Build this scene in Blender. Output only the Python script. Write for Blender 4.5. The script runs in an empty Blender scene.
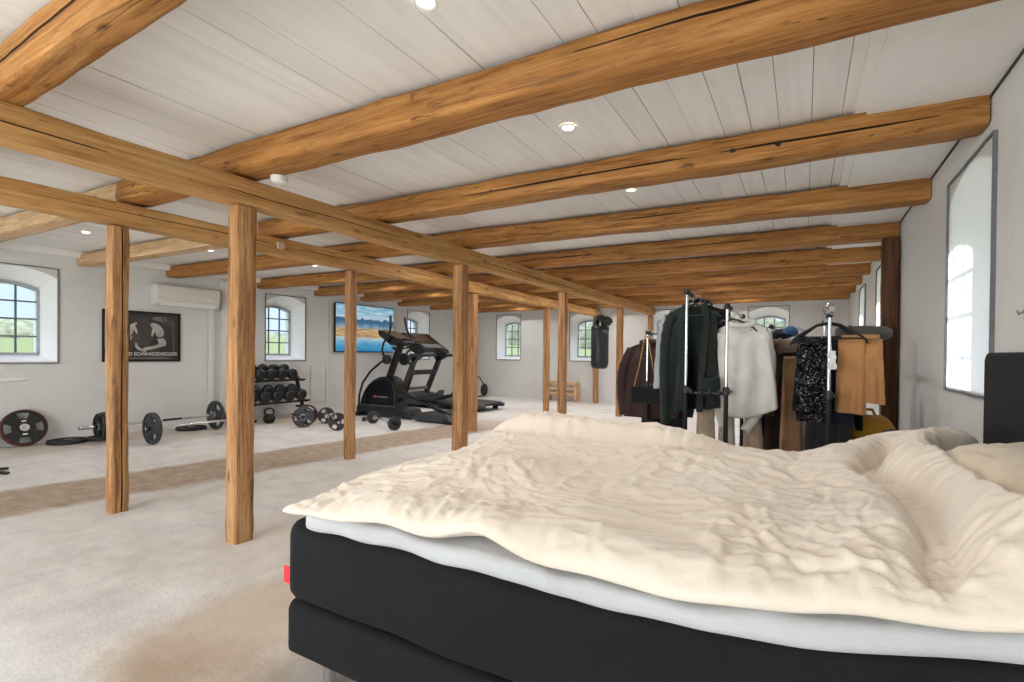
import bpy, bmesh, math, random
from mathutils import Vector, Matrix, noise, Euler
S = bpy.context.scene
COL = S.collection
PI = math.pi
rnd = random.Random(7)

# ------------------------------------------------------------------ materials
def srgb(r, g, b):
    f = lambda c: (c/255/12.92) if c/255 <= 0.04045 else ((c/255+0.055)/1.055)**2.4
    return (f(r), f(g), f(b), 1)

class NT:
    def __init__(s, name):
        s.m = bpy.data.materials.new(name); s.m.use_nodes = True
        s.t = s.m.node_tree; s.n = s.t.nodes
        s.b = s.n['Principled BSDF']; s.out = s.n['Material Output']
    def node(s, typ, **kw):
        n = s.n.new(typ)
        for k, v in kw.items():
            if k in n.inputs.keys(): n.inputs[k].default_value = v
            else: setattr(n, k, v)
        return n
    def link(s, a, b): s.t.links.new(a, b)
    def coords(s, kind='Object', scale=(1, 1, 1), rand=0):
        tc = s.node('ShaderNodeTexCoord')
        src = tc.outputs[kind]
        if rand:
            oi = s.node('ShaderNodeObjectInfo')
            mul = s.node('ShaderNodeMath', operation='MULTIPLY'); mul.inputs[1].default_value = rand
            s.link(oi.outputs['Random'], mul.inputs[0])
            add = s.node('ShaderNodeVectorMath', operation='ADD')
            s.link(src, add.inputs[0]); s.link(mul.outputs[0], add.inputs[1]); src = add.outputs[0]
        mp = s.node('ShaderNodeMapping'); mp.inputs['Scale'].default_value = scale
        s.link(src, mp.inputs['Vector'])
        return mp.outputs[0]
    def noise(s, vec, scale, detail=4, rough=.55, dist=0):
        n = s.node('ShaderNodeTexNoise'); n.inputs['Scale'].default_value = scale
        n.inputs['Detail'].default_value = detail; n.inputs['Roughness'].default_value = rough
        n.inputs['Distortion'].default_value = dist
        s.link(vec, n.inputs['Vector']); return n.outputs['Fac']
    def ramp(s, fac, stops, interp='LINEAR'):
        r = s.node('ShaderNodeValToRGB'); r.color_ramp.interpolation = interp
        e = r.color_ramp.elements
        while len(e) < len(stops): e.new(0.5)
        for el, (p, c) in zip(e, stops):
            el.position = p; el.color = c if len(c) == 4 else (*c, 1)
        s.link(fac, r.inputs['Fac']); return r.outputs['Color']
    def mix(s, fac, a, b, blend='MIX'):
        n = s.node('ShaderNodeMix', data_type='RGBA', blend_type=blend)
        for sock, v in ((n.inputs[0], fac), (n.inputs[6], a), (n.inputs[7], b)):
            if hasattr(v, 'links'): s.link(v, sock)
            else: sock.default_value = v
        return n.outputs[2]
    def bump(s, height, strength=.3, dist=.01):
        b = s.node('ShaderNodeBump'); b.inputs['Strength'].default_value = strength
        b.inputs['Distance'].default_value = dist
        s.link(height, b.inputs['Height']); s.link(b.outputs[0], s.b.inputs['Normal']); return b

G = lambda v: (v, v, v, 1)

def simple(name, col, rough=.5, metal=0, bump=0, bscale=60, var=.12, spec=.5, sheen=0):
    t = NT(name)
    vec = t.coords('Object')
    n = t.noise(vec, bscale*.25, 3)
    lo = tuple(max(0, c*(1-var)) for c in col[:3])+(1,); hi = tuple(min(1, c*(1+var)) for c in col[:3])+(1,)
    t.link(t.ramp(n, [(.3, lo), (.7, hi)]), t.b.inputs['Base Color'])
    t.b.inputs['Roughness'].default_value = rough; t.b.inputs['Metallic'].default_value = metal
    t.b.inputs['Specular IOR Level'].default_value = spec
    if sheen: t.b.inputs['Sheen Weight'].default_value = sheen
    if bump: t.bump(t.noise(vec, bscale, 4), bump, .004)
    return t.m

def wood(name, dark, mid, light, crack=.55, fa=.4):
    t = NT(name)
    v = t.coords('Object', (1, 1, 1), 40)
    def sc(s3):
        mp = t.node('ShaderNodeMapping'); mp.inputs['Scale'].default_value = s3; t.link(v, mp.inputs['Vector']); return mp.outputs[0]
    grain = t.noise(sc((1.3, 24, 24)), 1.5, 8, .66, .7)
    col = t.ramp(grain, [(.30, dark), (.47, mid), (.66, light)])
    big = t.noise(sc((.9, 3, 3)), 1.5, 4)
    bigc = t.ramp(big, [(.3, G(.78)), (.7, G(1.08))])
    col = t.mix(.9, col, bigc, 'MULTIPLY')
    fine = t.noise(sc((5, 120, 120)), 1.2, 4, .7)
    col = t.mix(fa, col, t.ramp(fine, [(.32, G(.55)), (.55, G(1))]), 'MULTIPLY')
    fleck = t.ramp(t.noise(sc((7, 34, 34)), 1.0, 3, .6, .6), [(.60, G(0)), (.68, G(1))])
    fg = t.ramp(t.noise(sc((1.5, 3, 3)), 1.6, 3), [(.42, G(0)), (.62, G(.75))])
    col = t.mix(t.mix(1, fleck, fg, 'MULTIPLY'), col, tuple(c*.35 for c in dark[:3])+(1,))
    # long drying cracks
    cr = t.noise(sc((.35, 6.5, 6.5)), 1.5, 3, .5, .3)
    crm = t.ramp(cr, [(.485, G(0)), (.498, G(1)), (.503, G(1)), (.515, G(0))])
    gate = t.ramp(t.noise(sc((.5, 1, 1)), 1.3, 2), [(.44, G(0)), (.6, G(1))])
    crack_f = t.mix(1, crm, gate, 'MULTIPLY')
    cf = t.mix(1, crack_f, G(crack), 'MULTIPLY')
    col = t.mix(cf, col, tuple(c*.22 for c in dark[:3])+(1,))
    # knots
    vo = t.node('ShaderNodeTexVoronoi'); vo.inputs['Scale'].default_value = 1
    t.link(sc((2.0, 6.0, 6.0)), vo.inputs['Vector'])
    kn = t.ramp(vo.outputs['Distance'], [(.04, G(.8)), (.11, G(0))])
    col = t.mix(kn, col, tuple(c*.4 for c in dark[:3])+(1,))
    t.link(col, t.b.inputs['Base Color'])
    t.b.inputs['Roughness'].default_value = .62
    t.b.inputs['Specular IOR Level'].default_value = .3
    h = t.mix(.5, grain, fine); h2 = t.mix(cf, h, G(0))
    t.bump(h2, .5, .008)
    return t.m

M = {}
M['wood'] = wood('old pine', srgb(108, 67, 29), srgb(168, 113, 56), srgb(192, 141, 82), .7)
M['post'] = wood('post pine', srgb(104, 66, 38), srgb(170, 122, 78), srgb(202, 160, 116))
M['girder'] = wood('honey pine', srgb(156, 108, 58), srgb(194, 146, 88), srgb(208, 166, 110), .5, .2)
M['pale'] = wood('pale pine', srgb(176, 130, 84), srgb(212, 174, 132), srgb(226, 196, 160), .25)
M['darkwood'] = wood('dark wall post', srgb(48, 28, 14), srgb(84, 52, 28), srgb(104, 68, 38))

def plaster(name, base, stain, amt):
    t = NT(name); v = t.coords('Object')
    n = t.noise(v, 1.1, 6, .6); n2 = t.noise(v, 4.5, 5, .7)
    c = t.mix(t.ramp(n, [(.45, G(0)), (.75, G(amt))]), base, stain)
    c = t.mix(.5, c, t.ramp(n2, [(.3, G(.93)), (.7, G(1))]), 'MULTIPLY')
    t.link(c, t.b.inputs['Base Color']); t.b.inputs['Roughness'].default_value = .85
    t.b.inputs['Specular IOR Level'].default_value = .2
    t.bump(t.noise(v, 9, 8, .65), .25, .02)
    return t.m
M['wall'] = plaster('white plaster', srgb(214, 214, 212), srgb(196, 195, 190), .5)
M['reveal'] = plaster('white reveal', srgb(250, 250, 250), srgb(244, 244, 243), .2)
M['ceil'] = None
def ceil_mat():
    t = NT('painted boards'); v = t.coords('Object')
    at = t.node('ShaderNodeAttribute', attribute_name='tone')
    mp = t.node('ShaderNodeMapping'); mp.inputs['Scale'].default_value = (14, 1.0, 14); t.link(v, mp.inputs['Vector'])
    n = t.noise(mp.outputs[0], 1.4, 5, .6)
    c = t.ramp(n, [(.3, srgb(232, 231, 229)), (.65, srgb(242, 241, 239))])
    c = t.mix(.8, c, t.ramp(at.outputs['Fac'], [(0, G(.93)), (1, G(1))]), 'MULTIPLY')
    t.link(c, t.b.inputs['Base Color']); t.b.inputs['Roughness'].default_value = .6
    t.b.inputs['Specular IOR Level'].default_value = .3
    t.bump(n, .15, .004); return t.m
M['ceil'] = ceil_mat()
M['gap'] = simple('dark gap', srgb(70, 66, 60), .9)
M['panel'] = simple('white panel', srgb(236, 235, 232), .7, var=.02)

def floor_mat():
    t = NT('worn concrete floor'); v = t.coords('Object')
    n = t.noise(v, .8, 7, .62); n2 = t.noise(v, 5, 6, .7); n3 = t.noise(v, 60, 3)
    c = t.ramp(n, [(.3, srgb(206, 201, 196)), (.5, srgb(219, 215, 211)), (.7, srgb(227, 225, 222))])
    c = t.mix(.8, c, t.ramp(n2, [(.3, G(.82)), (.6, G(1.02))]), 'MULTIPLY')
    c = t.mix(.6, c, t.ramp(t.noise(v, 2.2, 7, .7, .6), [(.38, G(.86)), (.55, G(1.03))]), 'MULTIPLY')
    c = t.mix(.3, c, t.ramp(n3, [(.35, G(.8)), (.6, G(1))]), 'MULTIPLY')
    sep = t.node('ShaderNodeSeparateXYZ'); t.link(v, sep.inputs[0])
    def math_(op, a, b=None):
        m = t.node('ShaderNodeMath', operation=op)
        for i, x in enumerate((a, b)):
            if x is None: continue
            if hasattr(x, 'links'): t.link(x, m.inputs[i])
            else: m.inputs[i].default_value = x
        return m.outputs[0]
    wob = math_('MULTIPLY', math_('SUBTRACT', t.noise(v, 1.6, 5, .6), .5), .35)
    wob2 = math_('MULTIPLY', math_('SUBTRACT', t.noise(v, 14, 4, .6), .5), .10)
    cx = math_('ADD', math_('MULTIPLY', sep.outputs[1], .135), -5.52)   # worn strip across the floor where a partition stood
    d = math_('ABSOLUTE', math_('SUBTRACT', math_('ADD', math_('ADD', sep.outputs[0], wob), wob2), cx))
    band = t.ramp(d, [(.40, G(.95)), (.52, G(0))])
    yl = t.ramp(math_('DIVIDE', sep.outputs[1], 20), [(.33, G(1)), (.40, G(0))])
    band = t.mix(1, band, yl, 'MULTIPLY')
    dirt = t.ramp(t.noise(v, 9, 6, .7), [(.3, srgb(146, 124, 104)), (.7, srgb(186, 168, 150))])
    c = t.mix(band, c, dirt)
    # brown patches beside the bed and along the left wall
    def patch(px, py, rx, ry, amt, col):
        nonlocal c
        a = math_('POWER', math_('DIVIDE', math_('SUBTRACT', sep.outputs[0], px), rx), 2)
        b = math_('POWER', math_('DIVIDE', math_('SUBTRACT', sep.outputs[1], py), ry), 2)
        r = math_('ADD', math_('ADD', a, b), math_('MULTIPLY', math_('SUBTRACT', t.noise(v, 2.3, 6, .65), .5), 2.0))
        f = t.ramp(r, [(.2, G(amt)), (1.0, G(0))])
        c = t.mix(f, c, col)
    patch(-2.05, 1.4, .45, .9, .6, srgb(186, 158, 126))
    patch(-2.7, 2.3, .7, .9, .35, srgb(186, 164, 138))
    patch(-7.9, 3.4, .7, 2.6, .55, srgb(176, 158, 140))
    patch(-7.6, 5.9, .8, 1.2, .55, srgb(184, 158, 132))
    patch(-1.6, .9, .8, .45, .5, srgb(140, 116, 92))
    t.link(c, t.b.inputs['Base Color']); t.b.inputs['Roughness'].default_value = .75
    t.b.inputs['Specular IOR Level'].default_value = .3
    hb = t.mix(.5, n2, n3); t.bump(hb, .3, .01)
    return t.m
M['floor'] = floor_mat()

M['blackfab'] = None
def fabric(name, col, rough=.85, wscale=350, bump=.25, sheen=.3, var=.15):
    t = NT(name); v = t.coords('Object')
    n = t.noise(v, 5, 4)
    lo = tuple(c*(1-var) for c in col[:3])+(1,); hi = tuple(min(1, c*(1+var)) for c in col[:3])+(1,)
    c = t.ramp(n, [(.3, lo), (.7, hi)])
    t.link(c, t.b.inputs['Base Color']); t.b.inputs['Roughness'].default_value = rough
    t.b.inputs['Sheen Weight'].default_value = sheen; t.b.inputs['Specular IOR Level'].default_value = .25
    vo = t.node('ShaderNodeTexVoronoi'); vo.inputs['Scale'].default_value = wscale; t.link(v, vo.inputs['Vector'])
    t.bump(vo.outputs['Distance'], bump, .002); return t.m
M['blackfab'] = fabric('black woven upholstery', srgb(16, 17, 20), sheen=.02)
M['headfab'] = fabric('black headboard cloth', srgb(18, 18, 20), sheen=.03)
def cotton(name, lo, hi, wr=.55):
    t = NT(name); v = t.coords('Object')
    n = t.noise(v, 3, 3)
    t.link(t.ramp(n, [(.3, lo), (.7, hi)]), t.b.inputs['Base Color'])
    t.b.inputs['Roughness'].default_value = .72; t.b.inputs['Sheen Weight'].default_value = .25
    t.b.inputs['Specular IOR Level'].default_value = .3
    rn = t.node('ShaderNodeTexNoise', noise_type='RIDGED_MULTIFRACTAL'); t.link(v, rn.inputs['Vector'])
    rn.inputs['Scale'].default_value = 5.5; rn.inputs['Detail'].default_value = 4; rn.inputs['Roughness'].default_value = .5; rn.inputs['Distortion'].default_value = .8
    b = t.noise(v, 40, 4, .6, .8)
    t.bump(t.mix(.2, rn.outputs['Fac'], b), wr, .014); return t.m
M['duvet'] = cotton('cream cotton', srgb(216, 202, 185), srgb(223, 211, 197))
M['sheet'] = cotton('white sheet', srgb(176, 176, 179), srgb(188, 188, 190), .8)
M['pillow'] = cotton('beige pillowcase', srgb(206, 188, 164), srgb(214, 198, 176), .2)
M['chrome'] = simple('chrome', srgb(205, 207, 210), .18, 1, var=.02)
M['steel'] = simple('brushed steel', srgb(176, 176, 178), .32, 1, var=.05)
M['blackmetal'] = simple('black metal', srgb(26, 26, 28), .45, .3, var=.1)
M['rubber'] = simple('black rubber', srgb(30, 30, 32), .62, bump=.1)
M['greyrubber'] = simple('charcoal rubber', srgb(52, 54, 58), .55, bump=.1)
M['dumbbell'] = simple('urethane head', srgb(34, 35, 37), .42)
M['plastic'] = simple('black plastic', srgb(30, 31, 34), .4)
M['gloss'] = simple('gloss black plastic', srgb(24, 25, 28), .16)
M['dgrey'] = simple('charcoal plastic', srgb(58, 60, 64), .5)
M['mid'] = simple('mid grey plastic', srgb(112, 114, 118), .45)
M['red'] = simple('red rubber', srgb(160, 36, 46), .55)
M['tagred'] = simple('red tag', srgb(226, 44, 52), .7)
M['yellow'] = simple('yellow rubber', srgb(216, 196, 40), .55)
M['green'] = simple('green rubber', srgb(70, 110, 96), .55)
M['white'] = simple('white plastic', srgb(232, 232, 228), .45, var=.02)
M['offwhite'] = simple('off white trunking', srgb(216, 215, 208), .6, var=.03)
M['tape'] = simple('grey sealing strip', srgb(104, 106, 110), .6, var=.2)
M['framew'] = simple('painted window bars', srgb(166, 170, 174), .5)
M['muntin'] = simple('dark window bars', srgb(98, 104, 112), .5)
M['leather'] = simple('black vinyl', srgb(28, 31, 36), .35, bump=.2, bscale=30)
M['print'] = simple('white print', srgb(222, 222, 220), .6, var=.02)
M['printgrey'] = simple('grey print', srgb(150, 150, 150), .6, var=.1)
M['gold'] = simple('brass chain', srgb(176, 136, 76), .35, 1)
M['lightwood'] = wood('light slats', srgb(190, 146, 96), srgb(220, 180, 134), srgb(230, 198, 158), .1)
M['cardboard'] = simple('dark box card', srgb(52, 46, 42), .8)

def glass():
    t = NT('window glass')
    tr = t.node('ShaderNodeBsdfTransparent'); gl = t.node('ShaderNodeBsdfGlossy'); gl.inputs['Roughness'].default_value = .02
    lw = t.node('ShaderNodeLayerWeight'); lw.inputs['Blend'].default_value = .5
    pw = t.node('ShaderNodeMath', operation='POWER'); t.link(lw.outputs['Facing'], pw.inputs[0]); pw.inputs[1].default_value = 4
    ml = t.node('ShaderNodeMath', operation='MULTIPLY_ADD'); t.link(pw.outputs[0], ml.inputs[0]); ml.inputs[1].default_value = .5; ml.inputs[2].default_value = .03
    mx = t.node('ShaderNodeMixShader'); t.link(ml.outputs[0], mx.inputs[0]); t.link(tr.outputs[0], mx.inputs[1]); t.link(gl.outputs[0], mx.inputs[2])
    tr.inputs[0].default_value = (.96, .98, .98, 1)
    t.link(mx.outputs[0], t.out.inputs['Surface']); return t.m
M['glass'] = glass()
def film():
    t = NT('translucent film')
    tr = t.node('ShaderNodeBsdfTransparent'); tl = t.node('ShaderNodeBsdfTranslucent'); df = t.node('ShaderNodeBsdfDiffuse')
    tl.inputs[0].default_value = G(.95); df.inputs[0].default_value = G(.9)
    m1 = t.node('ShaderNodeMixShader'); m1.inputs[0].default_value = .35; t.link(tl.outputs[0], m1.inputs[1]); t.link(df.outputs[0], m1.inputs[2])
    m2 = t.node('ShaderNodeMixShader'); m2.inputs[0].default_value = .08; t.link(m1.outputs[0], m2.inputs[1]); t.link(tr.outputs[0], m2.inputs[2])
    t.link(m2.outputs[0], t.out.inputs['Surface']); return t.m
M['film'] = film()

def emit(name, col, st):
    t = NT(name)
    t.b.inputs['Base Color'].default_value = col
    t.b.inputs['Emission Color'].default_value = col; t.b.inputs['Emission Strength'].default_value = st
    return t.m
M['lampglow'] = emit('lamp lens', (1, .93, .82, 1), 6)

def tv_mat():
    t = NT('landscape on screen'); tc = t.node('ShaderNodeTexCoord')
    sep = t.node('ShaderNodeSeparateXYZ'); t.link(tc.outputs['Generated'], sep.inputs[0])
    mp = t.node('ShaderNodeMapping'); mp.inputs['Scale'].default_value = (0, 1.6, 1); t.link(tc.outputs['Generated'], mp.inputs['Vector'])
    n = t.noise(mp.outputs[0], 3.5, 6, .6)
    mp2 = t.node('ShaderNodeMapping'); mp2.inputs['Scale'].default_value = (0, 2, 9); t.link(tc.outputs['Generated'], mp2.inputs['Vector'])
    n2 = t.noise(mp2.outputs[0], 2.5, 5, .6)
    def ma(op, a, b):
        m = t.node('ShaderNodeMath', operation=op)
        for i, x in enumerate((a, b)):
            if hasattr(x, 'links'): t.link(x, m.inputs[i])
            else: m.inputs[i].default_value = x
        return m.outputs[0]
    # ridge line height varies along the width only
    mp3 = t.node('ShaderNodeMapping'); mp3.inputs['Scale'].default_value = (0, 1, 0); t.link(tc.outputs['Generated'], mp3.inputs['Vector'])
    r = ma('MULTIPLY', ma('SUBTRACT', t.noise(mp3.outputs[0], 5, 6, .6), .5), .30)
    z = sep.outputs[2]
    sky = t.ramp(z, [(.6, srgb(214, 228, 232)), (.8, srgb(150, 200, 222)), (1, srgb(110, 180, 214))])
    cl = t.ramp(n2, [(.45, G(0)), (.65, G(.7))]); sky = t.mix(cl, sky, srgb(232, 238, 240))
    mount = t.ramp(ma('ADD', z, ma('MULTIPLY', ma('SUBTRACT', n, .5), .25)), [(.5, srgb(150, 178, 190)), (.62, srgb(64, 112, 148)), (.8, srgb(40, 84, 124))])
    c = t.mix(t.ramp(ma('ADD', z, r), [(.70, G(0)), (.715, G(1))]), mount, sky)
    bank = t.ramp(n2, [(.35, srgb(112, 104, 88)), (.5, srgb(206, 162, 106)), (.65, srgb(222, 206, 176))])
    c = t.mix(t.ramp(ma('ADD', z, ma('MULTIPLY', n2, .12)), [(.55, G(1)), (.58, G(0))]), c, bank)
    water = t.ramp(ma('ADD', z, ma('MULTIPLY', ma('SUBTRACT', n2, .5), .3)), [(0, srgb(40, 134, 188)), (.16, srgb(90, 170, 208)), (.30, srgb(186, 210, 218))])
    c = t.mix(t.ramp(ma('ADD', z, ma('MULTIPLY', n, .16)), [(.37, G(1)), (.40, G(0))]), c, water)
    t.link(c, t.b.inputs['Emission Color']); t.b.inputs['Emission Strength'].default_value = .62
    t.b.inputs['Base Color'].default_value = G(.02); t.b.inputs['Roughness'].default_value = .12
    return t.m
M['screen'] = tv_mat()

def sequin():
    t = NT('black sequins'); v = t.coords('Object')
    vo = t.node('ShaderNodeTexVoronoi'); vo.inputs['Scale'].default_value = 150; t.link(v, vo.inputs['Vector'])
    sub = t.node('ShaderNodeVectorMath', operation='SUBTRACT'); t.link(vo.outputs['Color'], sub.inputs[0]); sub.inputs[1].default_value = (.5, .5, .5)
    sc = t.node('ShaderNodeVectorMath', operation='SCALE'); t.link(sub.outputs[0], sc.inputs[0]); sc.inputs['Scale'].default_value = 1.5
    ge = t.node('ShaderNodeNewGeometry')
    ad = t.node('ShaderNodeVectorMath', operation='ADD'); t.link(sc.outputs[0], ad.inputs[0]); t.link(ge.outputs['Normal'], ad.inputs[1])
    no = t.node('ShaderNodeVectorMath', operation='NORMALIZE'); t.link(ad.outputs[0], no.inputs[0])
    t.link(no.outputs[0], t.b.inputs['Normal'])
    sep = t.node('ShaderNodeSeparateColor'); t.link(vo.outputs['Color'], sep.inputs[0])
    t.link(t.ramp(sep.outputs[0], [(.90, srgb(10, 11, 14)), (.95, srgb(190, 195, 205))], 'LINEAR'), t.b.inputs['Base Color'])  # pale cells put sparkle glints into the base colour
    t.b.inputs['Metallic'].default_value = .5; t.b.inputs['Roughness'].default_value = .2
    return t.m
M['sequin'] = sequin()
for k, c in dict(greenknit=(34, 41, 37), blackcloth=(22, 22, 24), greycloth=(168, 172, 178), cream=(212, 208, 200), browncoat=(62, 44, 42), tan=(184, 132, 84),
                 camel=(168, 128, 92), beige=(186, 168, 148), greyroll=(98, 94, 92), mocha=(116, 96, 82), navy=(30, 36, 52), blue=(60, 96, 140),
                 mustard=(176, 128, 40), darkbag=(20, 21, 23), olive=(66, 60, 50), charcoal=(48, 46, 48)).items():
    M[k] = fabric(k+' cloth', srgb(*c), wscale=260, bump=.3, sheen=.1 if k in ('blackcloth', 'greenknit', 'browncoat') else .25)

def leafm(name, a, b):
    t = NT(name); v = t.coords('Object'); n = t.noise(v, 1.5, 6, .7)
    t.link(t.ramp(n, [(.35, a), (.65, b)]), t.b.inputs['Base Color']); t.b.inputs['Roughness'].default_value = .9; t.b.inputs['Specular IOR Level'].default_value = .1
    return t.m
M['grass'] = leafm('lawn grass', srgb(96, 104, 70), srgb(116, 124, 88))
M['hedge'] = leafm('hedge leaves', srgb(78, 84, 70), srgb(120, 124, 108))

# ------------------------------------------------------------------ mesh builder
class MB:
    def __init__(s): s.V = []; s.F = []; s.MI = []; s.mi = 0; s.T = Matrix.Identity(4)
    def v(s, p): s.V.append(tuple(s.T @ Vector(p))); return len(s.V)-1
    def f(s, *i): s.F.append(tuple(i)); s.MI.append(s.mi)
    def box(s, c, d):
        x, y, z = (k/2 for k in d); i = len(s.V)
        for a in (-1, 1):
            for b in (-1, 1):
                for e in (-1, 1): s.v((c[0]+a*x, c[1]+b*y, c[2]+e*z))
        for q in ((0, 1, 3, 2), (4, 6, 7, 5), (0, 4, 5, 1), (2, 3, 7, 6), (0, 2, 6, 4), (1, 5, 7, 3)): s.f(*[i+k for k in q])
        return s
    def obox(s, p0, p1, w, h, up=(0, 0, 1)):            # box along p0->p1
        p0, p1 = Vector(p0), Vector(p1); a = (p1-p0); L = a.length; a = a/L
        b = Vector(up).cross(a)
        if b.length < 1e-4: b = Vector((0, 1, 0)).cross(a)
        b.normalize(); c = a.cross(b); i = len(s.V)
        for q in (p0, p1):
            for (u, w_) in ((-1, -1), (1, -1), (1, 1), (-1, 1)): s.v(q+b*u*w/2+c*w_*h/2)
        for q in ((3, 2, 1, 0), (4, 5, 6, 7), (0, 1, 5, 4), (1, 2, 6, 5), (2, 3, 7, 6), (3, 0, 4, 7)): s.f(*[i+k for k in q])
        return s
    def tube(s, pts, r, n=10, flat=1, caps=True):
        pts = [Vector(p) for p in pts]; R = r if isinstance(r, (list, tuple)) else [r]*len(pts)
        ref = Vector((0, 0, 1)); rings = []
        prevb = None
        for k, p in enumerate(pts):
            t = (pts[min(k+1, len(pts)-1)]-pts[max(k-1, 0)]).normalized()
            if prevb is None:
                b = ref.cross(t)
                if b.length < .05: b = Vector((0, 1, 0)).cross(t)
            else: b = prevb-t*prevb.dot(t)
            b.normalize(); c = t.cross(b); prevb = b
            rings.append([s.v(p+b*math.cos(2*PI*j/n)*R[k]+c*math.sin(2*PI*j/n)*R[k]*flat) for j in range(n)])
        for a, b in zip(rings, rings[1:]):
            for j in range(n): s.f(a[j], a[(j+1) % n], b[(j+1) % n], b[j])
        if caps: s.f(*rings[0][::-1]); s.f(*rings[-1])
        return s
    def lathe(s, prof, n=24, c=(0, 0, 0), axis='z', caps=True):
        ax = {'z': lambda r, a, h: (r*math.cos(a), r*math.sin(a), h), 'x': lambda r, a, h: (h, r*math.cos(a), r*math.sin(a)), 'y': lambda r, a, h: (r*math.sin(a), h, r*math.cos(a))}[axis]
        rings = []
        for (r, h) in prof:
            rings.append([s.v(Vector(c)+Vector(ax(max(r, 1e-4), 2*PI*j/n, h))) for j in range(n)])
        for a, b in zip(rings, rings[1:]):
            for j in range(n): s.f(a[j], a[(j+1) % n], b[(j+1) % n], b[j])
        if caps: s.f(*rings[0][::-1]); s.f(*rings[-1])
        return s
    def prism(s, poly, o, u, v, w):                       # polygon in (u,v) plane, extruded along w
        o, u, v, w = map(Vector, (o, u, v, w)); n = len(poly)
        a = [s.v(o+u*p[0]+v*p[1]) for p in poly]; b = [s.v(o+u*p[0]+v*p[1]+w) for p in poly]
        s.f(*a[::-1]); s.f(*b)
        for j in range(n): s.f(a[j], a[(j+1) % n], b[(j+1) % n], b[j])
        return s
    def grid(s, fn, nu, nv, cu=False, cv=False):
        g = [[s.v(fn(i/(nu if cu else nu-1), j/(nv if cv else nv-1))) for j in range(nv)] for i in range(nu)]
        for i in range(nu if cu else nu-1):
            for j in range(nv if cv else nv-1):
                s.f(g[i][j], g[(i+1) % nu][j], g[(i+1) % nu][(j+1) % nv], g[i][(j+1) % nv])
        return g
    def ball(s, c, r, nu=20, nv=12):
        r = r if isinstance(r, (tuple, list)) else (r, r, r)
        g = s.grid(lambda a, b: (c[0]+r[0]*math.cos(2*PI*a)*math.sin(PI*(.001+.998*b)), c[1]+r[1]*math.sin(2*PI*a)*math.sin(PI*(.001+.998*b)), c[2]+r[2]*math.cos(PI*(.001+.998*b))), nu, nv, cu=True)
        return s

def mk(name, mb, mats, parent=None, smooth=None, bevel=0, kind=None, recalc=True, sub=0):
    me = bpy.data.meshes.new(name); me.from_pydata(mb.V, [], mb.F)
    mats = mats if isinstance(mats, (list, tuple)) else [mats]
    for m in mats: me.materials.append(m)
    for p, i in zip(me.polygons, mb.MI): p.material_index = i
    if recalc:
        bm = bmesh.new(); bm.from_mesh(me); bmesh.ops.recalc_face_normals(bm, faces=bm.faces); bm.to_mesh(me); bm.free()
    if smooth is not None:
        for p in me.polygons: p.use_smooth = True
        if smooth < 180: me.set_sharp_from_angle(angle=math.radians(smooth))
    o = bpy.data.objects.new(name, me); COL.objects.link(o)
    if bevel:
        b = o.modifiers.new('Bevel', 'BEVEL'); b.width = bevel; b.segments = 2; b.limit_method = 'ANGLE'; b.angle_limit = math.radians(40)
    if sub:
        b = o.modifiers.new('Subdivision', 'SUBSURF'); b.levels = sub; b.render_levels = sub
    if parent: o.parent = parent
    if kind: o['kind'] = kind
    return o
def tag(o, label, cat, group=None):
    o['label'] = label; o['category'] = cat
    if group: o['group'] = group
    return o
def thing(name, label, cat, loc=(0, 0, 0), rz=0, group=None):
    o = bpy.data.objects.new(name, None); COL.objects.link(o); o.location = loc; o.rotation_euler = (0, 0, rz)
    o.empty_display_size = .1
    return tag(o, label, cat, group)
def dup(root, loc, rz=None, label=None, group=None, rot=None):
    r = root.copy(); COL.objects.link(r); r.location = loc
    if rz is not None: r.rotation_euler = (0, 0, rz)
    if rot is not None: r.rotation_euler = rot
    if label: r['label'] = label
    if group: r['group'] = group
    for ch in list(root.children):
        c = ch.copy(); COL.objects.link(c); c.parent = r
        for g in list(ch.children):
            d = g.copy(); COL.objects.link(d); d.parent = c
    return r
def nz(x, y=0, z=0): return noise.noise(Vector((x, y, z)))
def sst(a, b, x): t = max(0, min(1, (x-a)/(b-a))); return t*t*(3-2*t)
gs = lambda x, y, cx, cy, sx, sy: math.exp(-((x-cx)/sx)**2-((y-cy)/sy)**2)

# ------------------------------------------------------------------ room shell
XL, XR, YF, YB = -8.37, .745, 11.75, -3.2
ZC = 2.47
DEP = .38
struct = lambda name, mb, m, **k: mk(name, mb, m, kind='structure', **k)

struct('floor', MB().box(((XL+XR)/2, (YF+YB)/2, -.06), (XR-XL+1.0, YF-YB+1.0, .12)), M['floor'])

# ceiling: single boards with small gaps under a dark backing
def ceiling():
    mb = MB(); mb.mi = 1
    mb.box(((XL+XR)/2, (YF+YB)/2, ZC+.08), (XR-XL+.9, YF-YB+.9, .06)); mb.mi = 0
    x = XL-.1; tones = [(0.5,)]*8; r = random.Random(3)
    tones = [.5]*8
    while x < XR+.1:
        w = r.uniform(.135, .165) if x > -1.0 else r.uniform(.15, .25)
        g = r.choice([.0015, .002, .003, .005]) if x > -1.6 else r.choice([.0, .0, .002, .004])
        z = ZC+r.uniform(-.002, .003)
        mb.box((x+w/2, (YF+YB)/2, z+.0125), (w-g, YF-YB+.2, .025)); tones += [r.random()]*8
        x += w
    o = struct('ceiling', mb, [M['ceil'], M['gap']])
    a = o.data.attributes.new('tone', 'FLOAT', 'POINT')
    for i, t in enumerate(tones): a.data[i].value = t
ceiling()
struct('trim_1', MB().box((.51, (YF+YB)/2, ZC-.02), (.50, YF-YB, .04)), M['panel'])
struct('trim_2', MB().box((.235, (YF+YB)/2, ZC-.011), (.05, YF-YB, .022)), M['panel'])
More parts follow.
